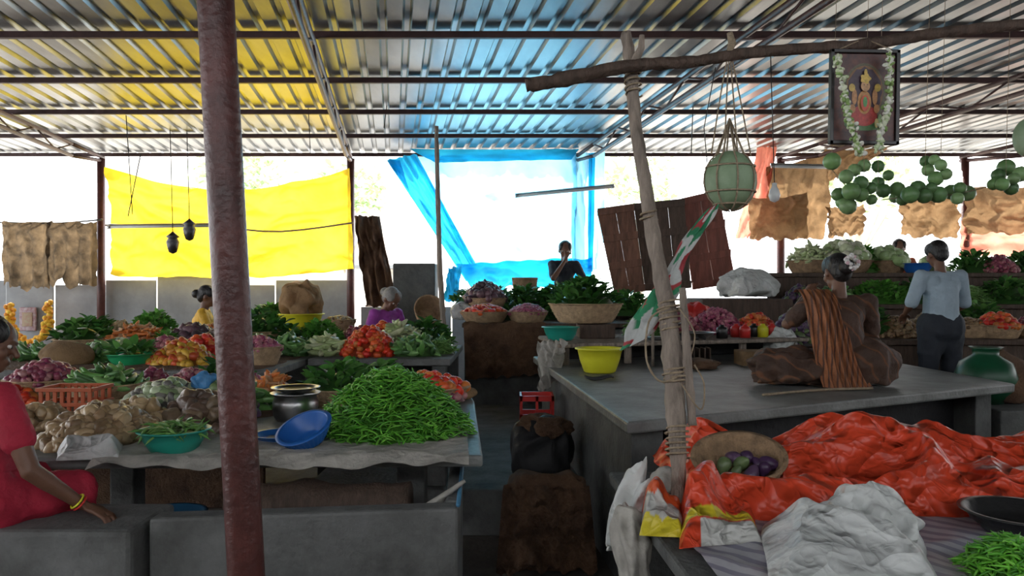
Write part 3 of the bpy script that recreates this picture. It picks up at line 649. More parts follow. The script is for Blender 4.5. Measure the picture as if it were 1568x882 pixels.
P=np.array([[bx+a,by-.07+b_,FZ+.125+c] for a,b_,c in((-.03,0,0),(.02,-.02,-.005),(.07,0,0.005),(0,.04,.02),(.06,.04,.02),(-.07,.03,.01),(.1,.03,.02),(.03,.08,.03),(-.02,.08,.03))])
scatter('brinjals','brinjald',P,np.zeros(len(P)),g,.75)
M_prt=mat('printed_plastic_bag',attr=True,rough=.38,var=.15,scale=6,bump=.1,trans=.1,crease=.7,cscale=10)
g=group('orange_printed_bag',(X(1100,2.6),2.55,FZ))
RD,YE,WH=(.80,.075,.028),(.8,.66,.04),(.66,.66,.62)
def bc(u,v):
    t=v+noise.noise(Vector((u*5,v*3,1)))*.05
    return WH if (t<.13 and u>.25) else RD if t<.16 else (YE if (t<.26 and u<.75) or (t<.34 and u>.6) else RD)
def bh(pk,s,sd):
    def fn(u,v,p):
        e=min(u,1-u,v,1-v)/.14; e=math.sin(1.57*max(0,min(1,e))); q=warp(p,5,sd)
        h=pk*math.exp(-((u-.3)/.28)**2-((v-.6)/.3)**2)+.045; return (.02*noise.noise(q),.02*noise.noise(q+Vector((7,0,0))),FZ+.02+e*(h*(.72+.4*ridge(q))+s*(ridge(q*2.2)-.4)))
    return fn
field('bag_sheet',[(X(1058,2.3),2.30),(X(1188,2.35),2.35),(X(1178,2.8),2.82),(X(1066,2.8),2.82)],80,80,bh(.17,.02,3),M_prt,g,sub=1,cf=bc)
def bc2(u,v):
    t=v+noise.noise(Vector((u*5,v*3,7)))*.08; return YE if t<.12 else WH if t<.42 else (.8,.12,.03)
field('bag_sheet_side',[(X(1003,2.4),2.42),(X(1066,2.4),2.40),(X(1072,2.7),2.72),(X(1000,2.75),2.76)],50,50,bh(.10,.02,8),M_prt,g,sub=1,cf=bc2)
field('white_plastic_sack',[(X(1150,2.4)-.05,2.0),(X(1385,2.2)+.02,1.95),(X(1390,2.6)+.05,2.52),(X(1180,2.6)-.02,2.5)],70,64,cr(FZ+.02,.11,2.6,8,.22,.08),M_white,jit=.001,sub=1)
crumple('white_plastic_sack',(X(1335,2.5),2.38,FZ+.01),(.14,.15,.10),M_white,.3,1.3,15)
g=group('hanging_white_sacks',(.40,2.85,0))
for i,(px,py,d,r) in enumerate(((970,850,2.75,(.075,.09,.2)),(992,890,2.6,(.07,.09,.15)))):
    w=W(px,py,d); crumple('sack',(w.x,w.y,w.z-.05),r,M_white if i==0 else M_dirty,.3,1.1,50+i,g,T=Matrix.Rotation(.25 if i==0 else -.1,3,'Y'))
box('sack_stand',X(940,2.8),.40,2.5,3.0,0,.42,M_concd)
crumple('crumpled_paper',(X(1040,3.0),3.0,FZ),(.06,.05,.06),M_dirty,.3,1.5,22,sub=3)
g=group('metal_bowl',(X(1570,2.55),2.55,FZ)); basin(X(1580,2.5),2.45,FZ+.02,.17,.07,M_metald,g)
hp('chilli',1590,2.05,FZ+.01,75,.1,ry=.14,full=1.3)
hp('leafl',300,2.35,.45,70,.12,ry=.12)
box('low_crate',X(250,2.35)-.1,X(440,2.35)-.02,2.15,2.62,0,.45,M_woodd)
# ------------------------------------------------------------------ stick frame
def dl(py): return 3.1-(py-50)/(812-50)*.45
pl=[(978,52),(986,110),(994,200),(1010,300),(1026,400),(1042,480),(1050,560),(1056,650),(1060,730),(1056,813)]
tube('crooked_wooden_post',[W(a,b_,dl(b_)) for a,b_ in pl],[.02,.026,.024,.026,.027,.032,.036,.034,.026,.018],M_wood,seg=16,rough=.3,sm=60)
tube('splint_stick',[W(1066,450,2.80),W(1074,560,2.76),W(1082,665,2.72)],[.012,.017,.014],M_wood,seg=10,rough=.3,sm=20,sd=4)
g=group('crooked_wooden_beam',W(985,105,3.05))
bp=[(822,134),(880,124),(985,103),(1080,97),(1160,84),(1260,76),(1350,70),(1450,54),(1540,44),(1680,30)]
tube('beam',[W(a,b_,3.0) for a,b_ in bp],[.026,.028,.024,.022,.021,.022,.021,.022,.021,.021],M_woodd,g,seg=16,rough=.35,sm=70,sd=2)
tube('fork_stub',[W(985,110,3.02),W(1002,75,3.02),W(1003,55,3.02)],[.02,.014,.01],M_wood,g,seg=8)
g=group('lashing_rope',W(1050,560,2.8))
def coil(p0,p1,r,turns,nm='rope_coil',rr=.004):
    p0,p1=Vector(p0),Vector(p1); t=(p1-p0).normalized(); s=t.cross(Vector((0,1,0))).normalized(); q=t.cross(s); n=turns*14
    tube(nm,[p0.lerp(p1,i/n)+(s*math.cos(i/14*6.283)+q*math.sin(i/14*6.283))*r*(1+.1*math.sin(i*.7)) for i in range(n+1)],rr,M_rope,g,seg=5)
coil(W(986,98,3.06),W(990,150,3.04),.031,6); coil(W(1044,470,2.85),W(1050,520,2.83),.041,6); coil(W(1056,575,2.79),W(1058,600,2.78),.046,4); coil(W(1058,665,2.74),W(1059,715,2.71),.04,6); coil(W(1012,330,2.93),W(1014,345,2.93),.031,2)
tube('loose_loop',[W(1046,480,2.8),W(1015,500,2.78),W(1010,560,2.76),W(1030,595,2.75),W(1058,590,2.74)],.004,M_rope,g,seg=5,sm=20)
tube('loose_end',[W(1065,600,2.72),W(1095,640,2.72),W(1100,600,2.72),W(1085,570,2.72)],.003,M_rope,g,seg=5,sm=20)
tube('loose_end_b',[W(1060,480,2.78),W(1085,520,2.76),W(1078,560,2.76)],.003,M_rope,g,seg=5,sm=14)
def flag():
    V=[];C=[];nu,nv=60,110
    for j in range(nv+1):
        v=j/nv; c=W(1115-125*v-6*math.sin(v*5),322+212*v,2.93-.05*v); w=.018+.062*v**.8+.014*math.sin(v*11)
        for i in range(nu+1):
            a=i/nu*6.283; k=1+.3*math.sin(a*3+v*6)+.18*math.sin(a*7-v*9)+.15*noise.noise(Vector((math.cos(a)*2,v*8,math.sin(a)*2)))
            V.append(c+Vector((math.cos(a)*w*k*.85,math.sin(a)*w*.35*k,math.cos(a)*w*k*.45)))
            t=(v*6+.9*math.sin(a*1.0)+1.4*noise.noise(Vector((math.cos(a)*1.5,v*6,2))))%3
            C.append((.03,.27,.12) if t<1.0 else ((.6,.62,.6) if t<2.3 else (.45,.05,.06)))
    Fc=[(j*(nu+1)+i,j*(nu+1)+i+1,(j+1)*(nu+1)+i+1,(j+1)*(nu+1)+i) for j in range(nv) for i in range(nu)]
    make('twisted_tricolour_cloth',V,Fc,mat('printed_cloth',attr=True,rough=.7,var=.35,scale=8,bump=.3,crease=.5),None,np.array(C))
flag()
g=group('hanging_ash_gourd',W(1141,280,3.0)); c=W(1141,282,3.0)
V0,F0=ico(4); V=[Vector((v[0]*.098*(1+.02*math.cos(6*math.atan2(v[1],v[0]))),v[1]*.098,v[2]*.115)) for v in V0]
make('gourd',[v+c for v in V],F0,mat('ash_gourd_skin',(.3,.4,.26),.6,.25,6,.2,25,col2=(.16,.25,.13)),g)
hook=W(1140,75,3.0); neck=W(1140,185,3.0)
for k in range(8):
    a=k/8*6.283; s=Vector((math.cos(a),math.sin(a),0))
    pts=[neck]+[c+Vector((s.x*.103*math.cos(t),s.y*.103*math.cos(t),.12*math.sin(t))) for t in np.linspace(1.0,-1.45,10)]
    tube('net_strand',pts,.0035,M_rope,g,seg=5)
for t in(.45,-.4,-.9):
    tube('net_ring',[c+Vector((math.cos(k/24*6.283)*.104*math.cos(t),math.sin(k/24*6.283)*.104*math.cos(t),.12*math.sin(t))) for k in range(25)],.0035,M_rope,g,seg=5)
for dx in(-.025,-.008,.01,.028): tube('sling',[hook,neck+Vector((dx*1.3,dx*.4,.12)),c+Vector((dx*3.2,dx,.10))],.003,M_rope,g,seg=5,sm=10)
tube('knot',[hook+Vector((0,0,.06)),hook+Vector((.01,0,.02)),hook+Vector((-.006,0,-.03))],[.012,.016,.01],M_rope,g,seg=8)
tube('scale_wire',[W(1118,105,3.02),W(1100,200,3.02),W(1105,255,3.0)],.002,M_wire,seg=4)
g=group('small_light_bulb',W(1210,300,3.2)); w=W(1210,305,3.2)
lathe('bulb',[(.002,-.03),(.018,-.022),(.024,0),(.018,.022),(.01,.036),(.01,.05),(.002,.052)],w,M_glass,g,seg=16); tube('bulb_wire',[w+Vector((0,0,.05)),W(1204,85,3.1)],.002,M_wire,g,seg=4)
# ------------------------------------------------------------------ framed deity picture
g=group('framed_deity_picture',W(1351,152,2.95)); d=2.92
fc=W(1350,152,d); hw,hh=54/F*d,74/F*d; tl=Matrix.Rotation(.015,3,'Y')
def fb(nm,x0,x1,z0,z1,y0,y1,m,bv=.002):
    V,Fc=boxg(x0,x1,y0,y1,z0,z1); return bevel(make(nm,[tl@Vector(v)+fc for v in V],Fc,m,g,smooth=False),bv)
t=.014
M_frame=mat('black_frame',(.012,.01,.01),.35,.1,bump=0)
fb('frame_left',-hw,-hw+t,-hh,hh,-.012,.012,M_frame);fb('frame_right',hw-t,hw,-hh,hh,-.012,.012,M_frame);fb('frame_top',-hw,hw,hh-t,hh,-.012,.012,M_frame);fb('frame_bottom',-hw,hw,-hh,-hh+t,-.012,.012,M_frame)
fb('picture_backing',-hw+t,hw-t,-hh+t,hh-t,0,.008,mat('picture_ground',(.14,.045,.03),.4,.6,30,0,col2=(.03,.015,.02)))
pk=[0]
def hash_(c): return int(c[0]*30)*10000+int(c[1]*30)*100+int(c[2]*30)
def disc(cx,cz,rx,rz,col,nm='painted_shape',n=28,f=None):
    pk[0]+=1; y=-.0006*pk[0]; V=[tl@Vector((cx,y,cz))+fc]
    for i in range(n):
        a=i/n*6.283; k=f(a) if f else 1; V.append(tl@Vector((cx+rx*k*math.cos(a),y,cz+rz*k*math.sin(a)))+fc)
    make(nm,V,[(0,1+(i+1)%n,1+i) for i in range(n)],mat('paint_%d'%hash_(col),tuple(q*.8 for q in col),.4,.35,80,0),g)
disc(0,.01,.082,.12,(.12,.1,.05),'halo_outer'); disc(0,.02,.072,.10,(.25,.12,.04),'halo'); disc(0,.02,.066,.092,(.06,.03,.05),'halo_inner',f=lambda a:1+.05*math.cos(12*a))
disc(0,-.105,.075,.022,(.1,.22,.08),'pedestal'); disc(0,-.07,.05,.04,(.5,.05,.04),'skirt'); disc(0,-.02,.026,.045,(.6,.28,.08),'torso')
for s_ in(-1,1):
    disc(s_*.038,.0,.010,.03,(.55,.26,.1),'arm'); disc(s_*.048,.035,.012,.015,(.65,.45,.1),'hand_emblem'); disc(s_*.045,-.045,.011,.017,(.55,.26,.1),'lower_arm'); disc(s_*.058,-.09,.009,.025,(.3,.45,.2),'attendant'); disc(s_*.045,-.1,.008,.018,(.6,.5,.2),'attendant_small')
disc(0,-.025,.016,.03,(.7,.1,.05),'garland'); disc(0,-.02,.008,.02,(.1,.35,.1),'garland_inner'); disc(0,.04,.017,.02,(.62,.34,.16),'face'); disc(0,.068,.019,.018,(.75,.5,.1),'crown',f=lambda a:1+.15*math.cos(5*a)); disc(0,.09,.006,.014,(.75,.5,.1),'crown_tip')
for s_ in(-1,1): disc(s_*.006,.044,.0025,.0015,(.02,.02,.02),'painted_eye',10)
tube('picture_cord',[W(1310,78,d+.01),W(1350,60,3.0),W(1394,78,d+.01)],.003,M_rope,g,seg=5)
g=group('jasmine_garland',W(1330,150,2.88)); b=B(); v1,f1=ico(2)
def buds(path,n,r,sp,cs):
    for p in resamp(path,n):
        for k in range(3):
            q=p+Vector(rng.normal(0,sp,3)); s=r*rng.uniform(.7,1.2); R_=rotm(*[np.array([rng.uniform(0,6)]) for _ in range(3)])[0]
            b.add((v1*np.array([s,s*.6,s*1.3]))@R_.T+np.array(q),f1,tuple(np.array(cs[rng.integers(len(cs))])))
WC=[(.7,.74,.55),(.58,.68,.42),(.78,.78,.7),(.25,.38,.12)]
dg=2.86
buds([W(1308,90,dg),W(1316,125,dg),W(1320,155,dg),W(1328,190,dg),W(1338,220,dg),W(1342,238,dg)],46,.009,.006,WC)
buds([W(1392,84,dg),W(1390,115,dg),W(1390,150,dg),W(1384,180,dg),W(1376,205,dg),W(1374,232,dg)],44,.009,.006,WC)
b.make('jasmine_buds',mat('petal',attr=True,rough=.6,var=.15,scale=30,bump=0),g)
K['rg']=dict(t=T_round,s=.045,c=G((.18,.34,.12),(.26,.43,.18),(.12,.25,.09)),o='r'); NM['rg']='round_gourds'
g=group('strings_of_round_gourds',W(1400,280,4.6))
pts=[(1300,248),(1322,272),(1345,282),(1350,255),(1330,295),(1316,312),(1345,300),(1372,256),(1388,270),(1380,294),(1402,292),(1422,300),(1444,302),(1450,262),(1462,275),(1470,254),(1478,268),(1446,248),(1466,300),(1486,296),(1500,290),(1512,298),(1560,270),(1572,258),(1584,275),(1566,284),(1595,268),(1310,300),(1360,290),(1362,308),(1335,262),(1372,282),(1410,308),(1434,290),(1455,290),(1460,246),(1496,306),(1325,318),(1580,290),(1552,284),(1398,305)]
P=np.array([tuple(W(a*1.0,b_+4,4.6+.12*math.sin(a*1.7))) for a,b_ in pts]); scatter('round_gourds','rg',P,np.zeros(len(P)),g)
for a in ((1300,248),(1350,255),(1372,256),(1446,248),(1470,254),(1572,258)):
    tube('string',[W(a[0],a[1]+30,4.62),W(a[0],a[1]-10,4.62),W(a[0]+8,-35,4.62)],.0015,M_rope,g,seg=4)
tube('hanging_string_line',[W(1290,253,4.6),W(1345,308,4.6),W(1420,308,4.6),W(1500,302,4.6),W(1620,270,4.6)],.003,M_rope,g,seg=5,sm=20)
g=group('hanging_ash_gourd',W(1600,215,3.2)); c=W(1606,215,3.2)
make('gourd',[Vector((v[0]*.055,v[1]*.055,v[2]*.08))+c for v in V0],F0,MATS['ash_gourd_skin'],g); tube('cord',[c+Vector((0,0,.08)),W(1604,42,3.05)],.003,M_rope,g,seg=4)
def tl_(nm,a,b_,d):
    p,q=W(*a,d),W(*b_,d); g=group(nm,p); tube('glass_tube',[p,q],.02,M_glass,g,seg=12); tube('end_cap',[p,p.lerp(q,.03)],.024,M_alu,g,seg=12); tube('end_cap',[q,q.lerp(p,.03)],.024,M_alu,g,seg=12)
    u=Vector((0,.03,.035)); V,Fc=tubeg([p+u,q+u],.02,4); make('batten_housing',V,Fc,M_alu,g,smooth=False)
tl_('tube_lamp',(168,355),(332,353),11.4); tl_('tube_lamp',(1205,260),(1300,262),11.0); tl_('tube_lamp',(805,307),(960,292),11.6)
for px,py in((296,358),(270,378)):
    g=group('hanging_lantern',W(px,py,10.5)); w=W(px,py,10.5)
    lathe('lantern_body',[(.01,-.16),(.05,-.14),(.07,-.08),(.085,0),(.06,.05),(.09,.07),(.03,.12),(.01,.14)],w,M_metald,g,seg=14); tube('lantern_cord',[w+Vector((0,0,.13)),W(px-5,170,10.5)],.007,M_wire,g,seg=4)
for a,c_ in(((197,180),(207,335)),((220,240),(200,338)),((1085,110),(1080,240)),((480,130),(485,240)),((610,120),(600,200))):
    tube('hanging_wire',[W(*a,9.2),W(*c_,9.2)],.006,M_wire,seg=4)
g=group('marigold_garland',W(45,500,11.8)); b=B()
for i in range(90):
    t=i/89; a=math.pi*t; p=W(46-31*math.cos(a),476+60*math.sin(a)**.8,11.75)
    for k in range(4):
        q=p+Vector(rng.normal(0,.022,3)); q.y=min(q.y,11.95); b.add(v1*.038+np.array(q),f1,((.85,.42,.03),(.9,.58,.05),(.8,.3,.02),(.9,.5,.03))[k])
b.make('marigold_flowers',MATS['petal'],g)
g=group('small_wall_picture',W(45,505,12.05)); w=W(44,500,12.08)
box('frame',w.x-.13,w.x+.13,12.06,12.1,w.z-.17,w.z+.2,mat('pale_print',(.5,.46,.5),.5,.4,20,0,col2=(.3,.12,.15)),g)
box('inner_print',w.x-.08,w.x+.08,12.05,12.06,w.z-.1,w.z+.12,mat('pale_print2',(.4,.2,.16),.5,.4,20,0,col2=(.4,.4,.25)),g)
# ------------------------------------------------------------------ outdoors
K['tree']=dict(t=T_leaf,s=.22,c=G((.42,.55,.28),(.5,.62,.36),(.32,.46,.22)),o='l',leaf=1); NM['tree']='foliage'  # greens paled, outdoor overexposure put into the leaf colour
M_bark=mat('sunlit_bark',(.4,.35,.28),.8,.2)
def tree(x,y,h,r,sd,n=420):
    g=group('tree',(x,y,0)); tube('trunk',[(x,y,-.06),(x+.1,y,h*.4),(x,y,h*.8)],[.16,.12,.06],M_bark,g,seg=10,rough=.2,sm=10)
    for i in range(5): a=i*1.26+sd; tube('branch',[(x,y,h*.45+.1*i),(x+math.cos(a)*r*.6,y+math.sin(a)*r*.6,h*.8)],[.05,.02],M_bark,g,seg=6)
    u=rng.normal(0,1,(n,3)); u/=np.linalg.norm(u,axis=1)[:,None]; rr=rng.uniform(.3,1,n)**.5
    P=u*rr[:,None]*np.array([r,r,r*.7])*(1+.25*np.sin(u[:,:1]*7+sd))+np.array([x,y,h])
    ob=scatter('foliage','tree',P,rng.uniform(0,6,n),g); ob.data.materials[0]=M_tree
for a in((-9.6,27,5.6,1.5,1),(-5.2,24,4.6,1.3,3),(4.6,28,5.4,1.6,4),(10.8,24,5,1.6,5)): tree(*a)
g=group('distant_house',(-9,34,0)); box('house_wall',-17,-5,32,38,-.04,7,M_bldg,g)
for i in range(4): box('house_window',-15.5+2.6*i,-14.4+2.6*i,31.96,32,3.5,5,M_metald,g)
g=group('roadside_shack',(-2.2,16,0)); box('shack_wall',-3.1,-2.1,16,18,-.04,2.0,M_bldg,g); box('shack_roof',-3.3,-1.9,15.8,18.2,2.0,2.08,M_panel,g); box('shack_shelf',-3.0,-2.2,15.7,16,1.2,1.25,M_woodd,g)
# ------------------------------------------------------------------ people
def ell(c,r,R=None):
    V,Fc=ico(3); V=V*np.array(r)
    if R is not None: V=V@np.array(R).T
    return V+np.array(c),Fc
def cap(p0,r0,p1,r1,seg=14):
    p0,p1=Vector(p0),Vector(p1); t=(p1-p0).normalized(); pts=[];rs=[]
    for a in(-85,-50,-20): pts.append(p0+t*r0*math.sin(math.radians(a))); rs.append(r0*math.cos(math.radians(a)))
    for a in(20,50,85): pts.append(p1+t*r1*math.sin(math.radians(a))); rs.append(r1*math.cos(math.radians(a)))
    return tubeg(pts,rs,seg)
def remesh(ob,vs,it=4,disp=0):
    m=ob.modifiers.new('rm','REMESH'); m.mode='VOXEL'; m.voxel_size=vs; m.use_smooth_shade=True
    s=ob.modifiers.new('sm','SMOOTH'); s.factor=.5; s.iterations=it
    if disp:
        t=bpy.data.textures.new('folds','CLOUDS'); t.noise_scale=.09; dm=ob.modifiers.new('dp','DISPLACE'); dm.texture=t; dm.strength=disp; dm.mid_level=.5
def person(name,org,yaw,J,cm,lm=None,skin=None,hair=None,bun=False,vs=.01,sleeve=.6,fd=(0,1,0),sc=1.,flowers=False,fat=1.,cd=.012,hd={}):
    Rw=Matrix.Rotation(yaw,3,'Z'); og=Vector(org); g=group(name,og)
    tw=lambda p:Rw@(Vector(p)*sc)+og
    J={k:Vector(v) for k,v in J.items()}; b=B(); c=B(); l=B()
    def A_(bb,g2): bb.add([tw(v) for v in g2[0]],g2[1])
    pe,ch,nk,hd_=J['pelvis'],J['chest'],J['neck'],J['head']
    f=Vector(fd).normalized(); u=(hd_-nk).normalized(); r=f.cross(u).normalized(); f=u.cross(r).normalized(); R=Matrix((r,f,u)).transposed()
    H=lambda x,y,z:hd_+r*x+f*y+u*z
    A_(b,ell(hd_+u*.015,(.073,.092,.098),R)); A_(b,ell(H(0,.025,-.055),(.052,.062,.06),R)); A_(b,cap(H(0,.085,.01),.01,H(0,.108,-.022),.015))
    A_(b,ell(H(0,.06,-.085),(.025,.024,.02),R)); A_(b,ell(H(0,.084,-.052),(.024,.012,.006),R)); A_(b,ell(H(0,.083,-.063),(.02,.012,.006),R)); A_(b,ell(H(0,.08,.028),(.045,.014,.01),R))
    for s in(-1,1): A_(b,ell(H(s*.076,-.005,-.01),(.009,.018,.03),R)); A_(b,ell(H(s*.038,.065,-.03),(.022,.02,.025),R))
    A_(b,cap(nk-u*.02,.052,H(0,-.01,-.06),.045)); up=(nk-pe).normalized()
    sh=[J['rsh'],J['lsh']]
    A_(b,cap(sh[0],.045,sh[1],.045)); A_(b,cap(ch,.11*fat,nk-up*.08,.07)); A_(b,cap(pe,.12*fat,ch,.11*fat))
    for k in(0,1): A_(b,ell(ch+(sh[k]-ch)*.4,(.075,.075,.1)))
    for s in'rl':
        S,E,Wr=J[s+'sh'],J[s+'el'],J[s+'wr']
        A_(b,cap(S,.047*fat,E,.037)); A_(b,cap(E,.038,E.lerp(Wr,.3),.037)); A_(b,cap(E.lerp(Wr,.3),.037,Wr,.023))
        dr_=Vector(hd[s]) if s in hd else (Wr-E); dr_.normalize(); pn=Vector(hd[s+'n']) if s+'n' in hd else Vector((0,0,1)); sd=dr_.cross(pn).normalized(); pn=sd.cross(dr_).normalized()
        thumb=-1 if s=='r' else 1
        pc=Wr+dr_*.05; Rh=Matrix((sd,dr_,pn)).transposed(); A_(b,ell(pc,(.036,.048,.014),Rh)); A_(b,cap(Wr,.022,pc,.016))
        for i,(o,ln) in enumerate(((-.028,.068),(-.010,.078),(.010,.073),(.027,.057))):
            o*=-thumb; p=Wr+dr_*.085+sd*o; q=p+dr_*ln*.45+sd*o*.15-pn*.006; q2=q+dr_*ln*.32-pn*.018; q3=q2+dr_*ln*.18-pn*.02
            A_(b,cap(p-dr_*.02,.009,q,.0085,8)); A_(b,cap(q,.0085,q2,.008,8)); A_(b,cap(q2,.008,q3,.007,8))
        p=Wr+dr_*.025+sd*.026*thumb; q=p+dr_*.03+sd*.022*thumb-pn*.005; q2=q+dr_*.03+sd*.006*thumb-pn*.01
        A_(b,cap(p,.012,q,.010,8)); A_(b,cap(q,.010,q2,.008,8))
        Hh,Kn,An=J[s+'hip'],J[s+'kn'],J[s+'an']
        A_(b,cap(Hh,.085*fat,Kn,.055)); A_(b,cap(Kn,.055,Kn.lerp(An,.35),.052)); A_(b,cap(Kn.lerp(An,.35),.052,An,.032))
        ft=J.get(s+'ft',An+Vector((0,.14,-.03))); A_(b,cap(An,.033,ft,.026)); 
        for i in range(4): A_(b,cap(ft,.012,ft+(ft-An).normalized()*.045+Vector((.01*(i-1.5),0,0)),.008,8))
        if sleeve>0: A_(c,cap(S,.058*fat,S.lerp(E,sleeve),.053*fat))
        A_(l,cap(Hh,.105*fat,Kn,.078)); A_(l,cap(Kn,.078,Kn.lerp(An,.85),.06))
    A_(c,cap(sh[0],.055,sh[1],.055)); A_(c,cap(ch,.13*fat,nk-up*.09,.085)); A_(c,cap(pe,.14*fat,ch,.13*fat))
    for k in(0,1): A_(c,ell(ch+(sh[k]-ch)*.42,(.09,.09,.11)))
    A_(l,cap(pe-Vector((.03,0,.02)),.15*fat,pe+Vector((.03,0,-.02)),.15*fat))
    for s in'rl': A_(l,cap(pe,.13*fat,J[s+'hip'].lerp(J[s+'kn'],.5),.1))
    remesh(b.make('body',skin or M_skin,g),vs,3); remesh(c.make('upper_garment',cm,g),max(vs,.01),4,cd); remesh(l.make('lower_garment',lm or cm,g),max(vs,.012),5,cd*1.5)
    hb=B()
    A_(hb,ell(H(0,-.022,.034),(.083,.091,.092),R)); A_(hb,ell(H(0,-.055,-.01),(.07,.055,.075),R))
    for s in(-1,1): A_(hb,ell(H(s*.05,.01,.045),(.035,.065,.06),R)); 
    if bun: A_(hb,ell(H(0,-.125,-.0),(.052,.045,.05),R))
    remesh(hb.make('hair',hair or M_hair,g),.008,3)
    e=B()
    for s in(-1,1): A_(e,ell(H(s*.031,.084,.003),(.013,.009,.008),R))
    e.make('eyes',M_eye,g); e=B()
    for s in(-1,1): A_(e,ell(H(s*.031,.0905,.003),(.006,.004,.0065),R))
    e.make('irises',M_hair,g)
    if flowers:
        fb_=B()
        for i in range(26):
            a=i/26*6.283; p=tw(H(.035*math.cos(a)+.01,-.165+.01*math.sin(3*a),.02+.04*math.sin(a))); fb_.add(v1*.013*sc+np.array(p)+rng.normal(0,.004,3),f1,((.8,.78,.76),(.75,.5,.55))[i%5==0])
        fb_.make('hair_flowers',MATS['petal'],g)
    return g
SIT=dict(pelvis=(0,0,.12),chest=(0,.01,.40),neck=(0,.02,.57),head=(0,.05,.70),rsh=(.16,.01,.52),rel=(.24,.1,.3),rwr=(.14,.3,.22),lsh=(-.16,.01,.52),lel=(-.24,.1,.3),lwr=(-.14,.3,.22),
 rhip=(.09,.03,.11),rkn=(.34,.33,.12),ran=(.0,.36,.06),lhip=(-.09,.03,.11),lkn=(-.34,.33,.12),lan=(.06,.28,.06),rft=(-.12,.32,.05),lft=(.16,.24,.05))
STAND=dict(pelvis=(0,0,.93),chest=(0,.0,1.2),neck=(0,.01,1.41),head=(0,.05,1.55),rsh=(.19,.0,1.35),rel=(.26,.03,1.1),rwr=(.2,.24,1.0),lsh=(-.19,.0,1.35),lel=(-.27,.03,1.1),lwr=(-.2,.2,1.02),
 rhip=(.1,.0,.88),rkn=(.11,.02,.48),ran=(.12,.0,.08),lhip=(-.1,.0,.88),lkn=(-.11,.02,.48),lan=(-.12,.0,.08),rft=(.13,.14,.03),lft=(-.13,.14,.03))
def S(**k): d=dict(SIT); d.update(k); return d
M_sar=mat('brown_saree',(.065,.034,.022),.75,.35,8,.5,30,stripes=(4,(.15,.06,.025),'DIAGONAL',4,.9))
M_sar2=mat('orange_saree_pallu',(.28,.10,.035),.65,.4,8,.5,30,stripes=(14,(.09,.035,.02),'X',1.5,.7))
M_purp=mat('purple_saree',(.34,.05,.36),.65,.25,8,.4); M_yels=mat('yellow_saree',(.75,.42,.03),.6,.2,8,.4)
M_dark=mat('dark_shirt',(.02,.025,.035),.8,.2); M_lblue=mat('pale_blue_shirt',(.34,.43,.5),.8,.12,8,.3); M_reds=mat('red_shirt',(.42,.018,.045),.8,.2,10,.4)
M_ors=mat('orange_saree',(.45,.12,.06),.7,.2)
xw,yw=X(1312,5.15),5.15
g=person('seated_woman_in_saree',(xw,yw,CZ-.005),.12,S(chest=(-.01,.0,.42),neck=(.0,.01,.6),head=(.01,.05,.74),lsh=(-.19,.0,.54),rsh=(.19,.0,.54),lel=(-.31,.1,.40),lwr=(-.12,.22,.58),rel=(.27,.06,.3),rwr=(.16,.3,.2),
   lkn=(-.45,.12,.16),lan=(-.16,.4,.07),rkn=(.26,.38,.13),ran=(-.05,.3,.07)),M_sar,M_sar,bun=True,vs=.007,sleeve=.7,flowers=True,fat=1.22,hd={'l':(.6,.3,.7)},sc=1.03,cd=.022)
def pallu():
    V=[];nu,nv=70,60
    Rw=Matrix.Rotation(.12,3,'Z'); pth=resamp([(-.15,.07,.62),(-.17,-.04,.64),(-.16,-.14,.56),(-.14,-.19,.40),(-.11,-.215,.22),(-.08,-.25,.08),(-.06,-.28,.012)],nv+1)
    for j in range(nv+1):
        v=j/nv; w=.10+.07*v
        for i in range(nu+1):
            u=i/nu-.5; p=pth[j]+Vector((u*w*2,.10*abs(u)*2*abs(u)*2*.9+.014*math.sin(u*44+v*2+noise.noise(Vector((v*3,0,0)))),0)); V.append(Rw@p+Vector((xw,yw,CZ)))
    Fc=[(j*(nu+1)+i,j*(nu+1)+i+1,(j+1)*(nu+1)+i+1,(j+1)*(nu+1)+i) for j in range(nv) for i in range(nu)]
    make('saree_pallu',V,Fc,M_sar2,g)
pallu()
crumple('saree_skirt_folds',(xw-.34,yw+.0,CZ),(.25,.2,.15),M_sar,.3,1.5,61,g)
crumple('saree_skirt_back',(xw+.1,yw+.02,CZ),(.27,.2,.2),M_sar,.25,1.5,62,g)
g=person('seated_woman_in_red_top',(-2.03,2.88,.70),-.5,dict(pelvis=(0,0,.12),chest=(0,.0,.38),neck=(0,.02,.585),head=(.0,.07,.72),
  lsh=(-.18,.02,.52),lel=(-.26,.12,.26),lwr=(-.2,.3,.14),rsh=(.18,.02,.52),rel=(.303,.06,.247),rwr=(.363,.227,.085),
  rhip=(.09,.04,.1),rkn=(.16,.34,.10),ran=(.1,.36,-.25),lhip=(-.09,.04,.1),lkn=(-.16,.34,.10),lan=(-.1,.36,-.25)),M_reds,M_reds,vs=.006,sleeve=.55,fat=1.2,fd=(.75,.7,-.1),hd={'r':(.44,.24,-.2)},sc=.95,bun=True,cd=.02)
def w4(p): return Matrix.Rotation(-.5,3,'Z')@(Vector(p)*.95)+Vector((-2.03,2.88,.70))
wr=w4((.363,.227,.085)); el=w4((.303,.06,.247)); t_=(wr-el).normalized()
s_=t_.cross(Vector((0,0,1))).normalized(); q_=t_.cross(s_)
for k,mm in((.0,M_redpl),(.012,M_yelpl)):
    c_=wr-t_*(.012+k); tube('bangle',[c_+(s_*math.cos(i/20*6.283)+q_*math.sin(i/20*6.283))*.029 for i in range(21)],.004,mm,g,seg=6)
person('seated_man_with_hand_on_chin',(X(880,11.0),10.85,1.36),math.pi+.2,S(rel=(.2,.24,.34),rwr=(.05,.2,.55),lel=(-.2,.22,.32)),M_dark,M_dark,sleeve=.8,hd={'r':(-.3,-.2,.6)},fd=(.2,1,-.1),sc=1.1)
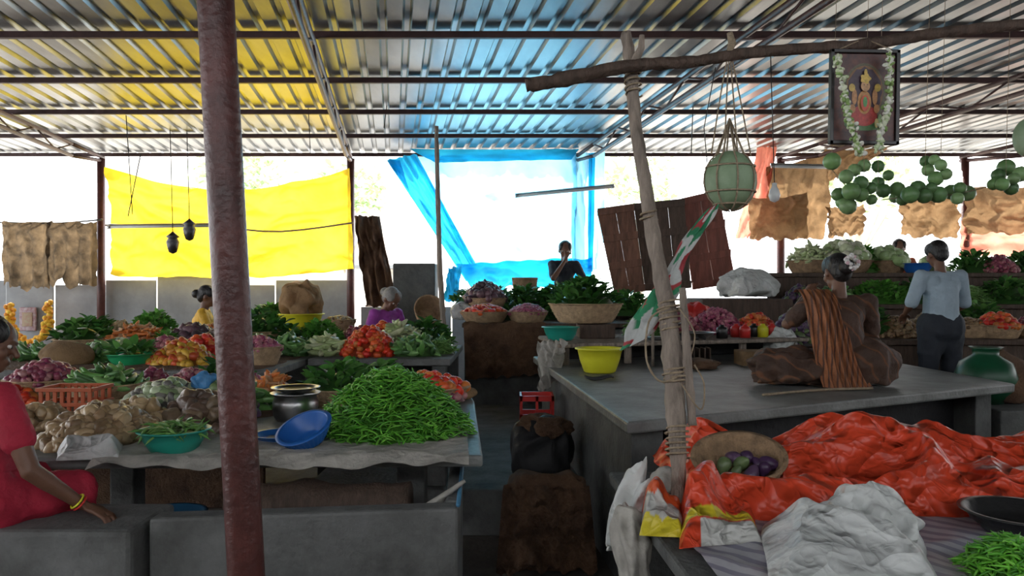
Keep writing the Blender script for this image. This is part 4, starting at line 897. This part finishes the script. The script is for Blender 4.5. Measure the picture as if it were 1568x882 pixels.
box('seat_platform',X(880,11)-.5,X(880,11)+.9,10.5,11.35,1.342,1.36,M_woodd)
person('seated_woman_in_purple_saree',(X(592,8.9),8.95,.77),math.pi+.9,S(neck=(0,.1,.53),head=(0,.18,.64),chest=(0,.05,.36),lsh=(-.16,.1,.48),rsh=(.16,.1,.48),rwr=(.1,.42,.3)),M_purp,M_purp,hair=M_hairg,bun=True,fd=(0,1,-.35),sc=1.1,fat=1.15)
person('seated_woman_in_yellow_saree',(X(314,8.8),8.85,.77),-1.3,S(),M_yels,M_yels,bun=True,fd=(.1,1,-.1),sc=1.05)
g=group('low_platform',(-2.5,8.9,0)); box('platform_top',-4.6,-.9,8.4,9.5,.6,.75,M_concd,g); box('platform_base',-4.5,-1,8.5,9.4,0,.6,M_concd,g)
person('standing_man_in_pale_blue_shirt',(X(1468,6.8),6.78,.35),.15,STAND,M_lblue,M_dark,fd=(.0,1,-.3),sc=1.0,fat=1.15,sleeve=.9)
person('seated_woman_in_orange_saree',(X(1418,10.5),10.75,1.42),math.pi-.3,S(),M_ors,M_ors,bun=True,sc=1.05)
box('rear_platform',4.2,7,10.35,11.2,0,1.41,M_woodd)
# ------------------------------------------------------------------ light, world, camera
w=bpy.data.worlds.new('World'); SC.world=w; w.use_nodes=True; bg=w.node_tree.nodes['Background']; bg.inputs[0].default_value=(.95,.97,1,1); bg.inputs[1].default_value=4.4
s=bpy.data.lights.new('Sun','SUN'); s.energy=11; s.angle=.03; s.color=(1,.94,.84); so=bpy.data.objects.new('sun',s); SC.collection.objects.link(so)
so.rotation_euler=Vector((.35,-1,-1.05)).to_track_quat('-Z','Y').to_euler(); so.location=(-5,20,20)
cd=bpy.data.cameras.new('Camera'); cd.lens=27; cd.sensor_width=36; co=bpy.data.objects.new('camera',cd); SC.collection.objects.link(co)
co.location=(0,0,EZ); co.rotation_euler=(math.pi/2,0,0); SC.camera=co; cd.clip_end=300
SC.view_settings.view_transform='Standard'; SC.view_settings.look='None'
print('OBJS',len(bpy.data.objects),'FACES',sum(len(m.polygons) for m in bpy.data.meshes))
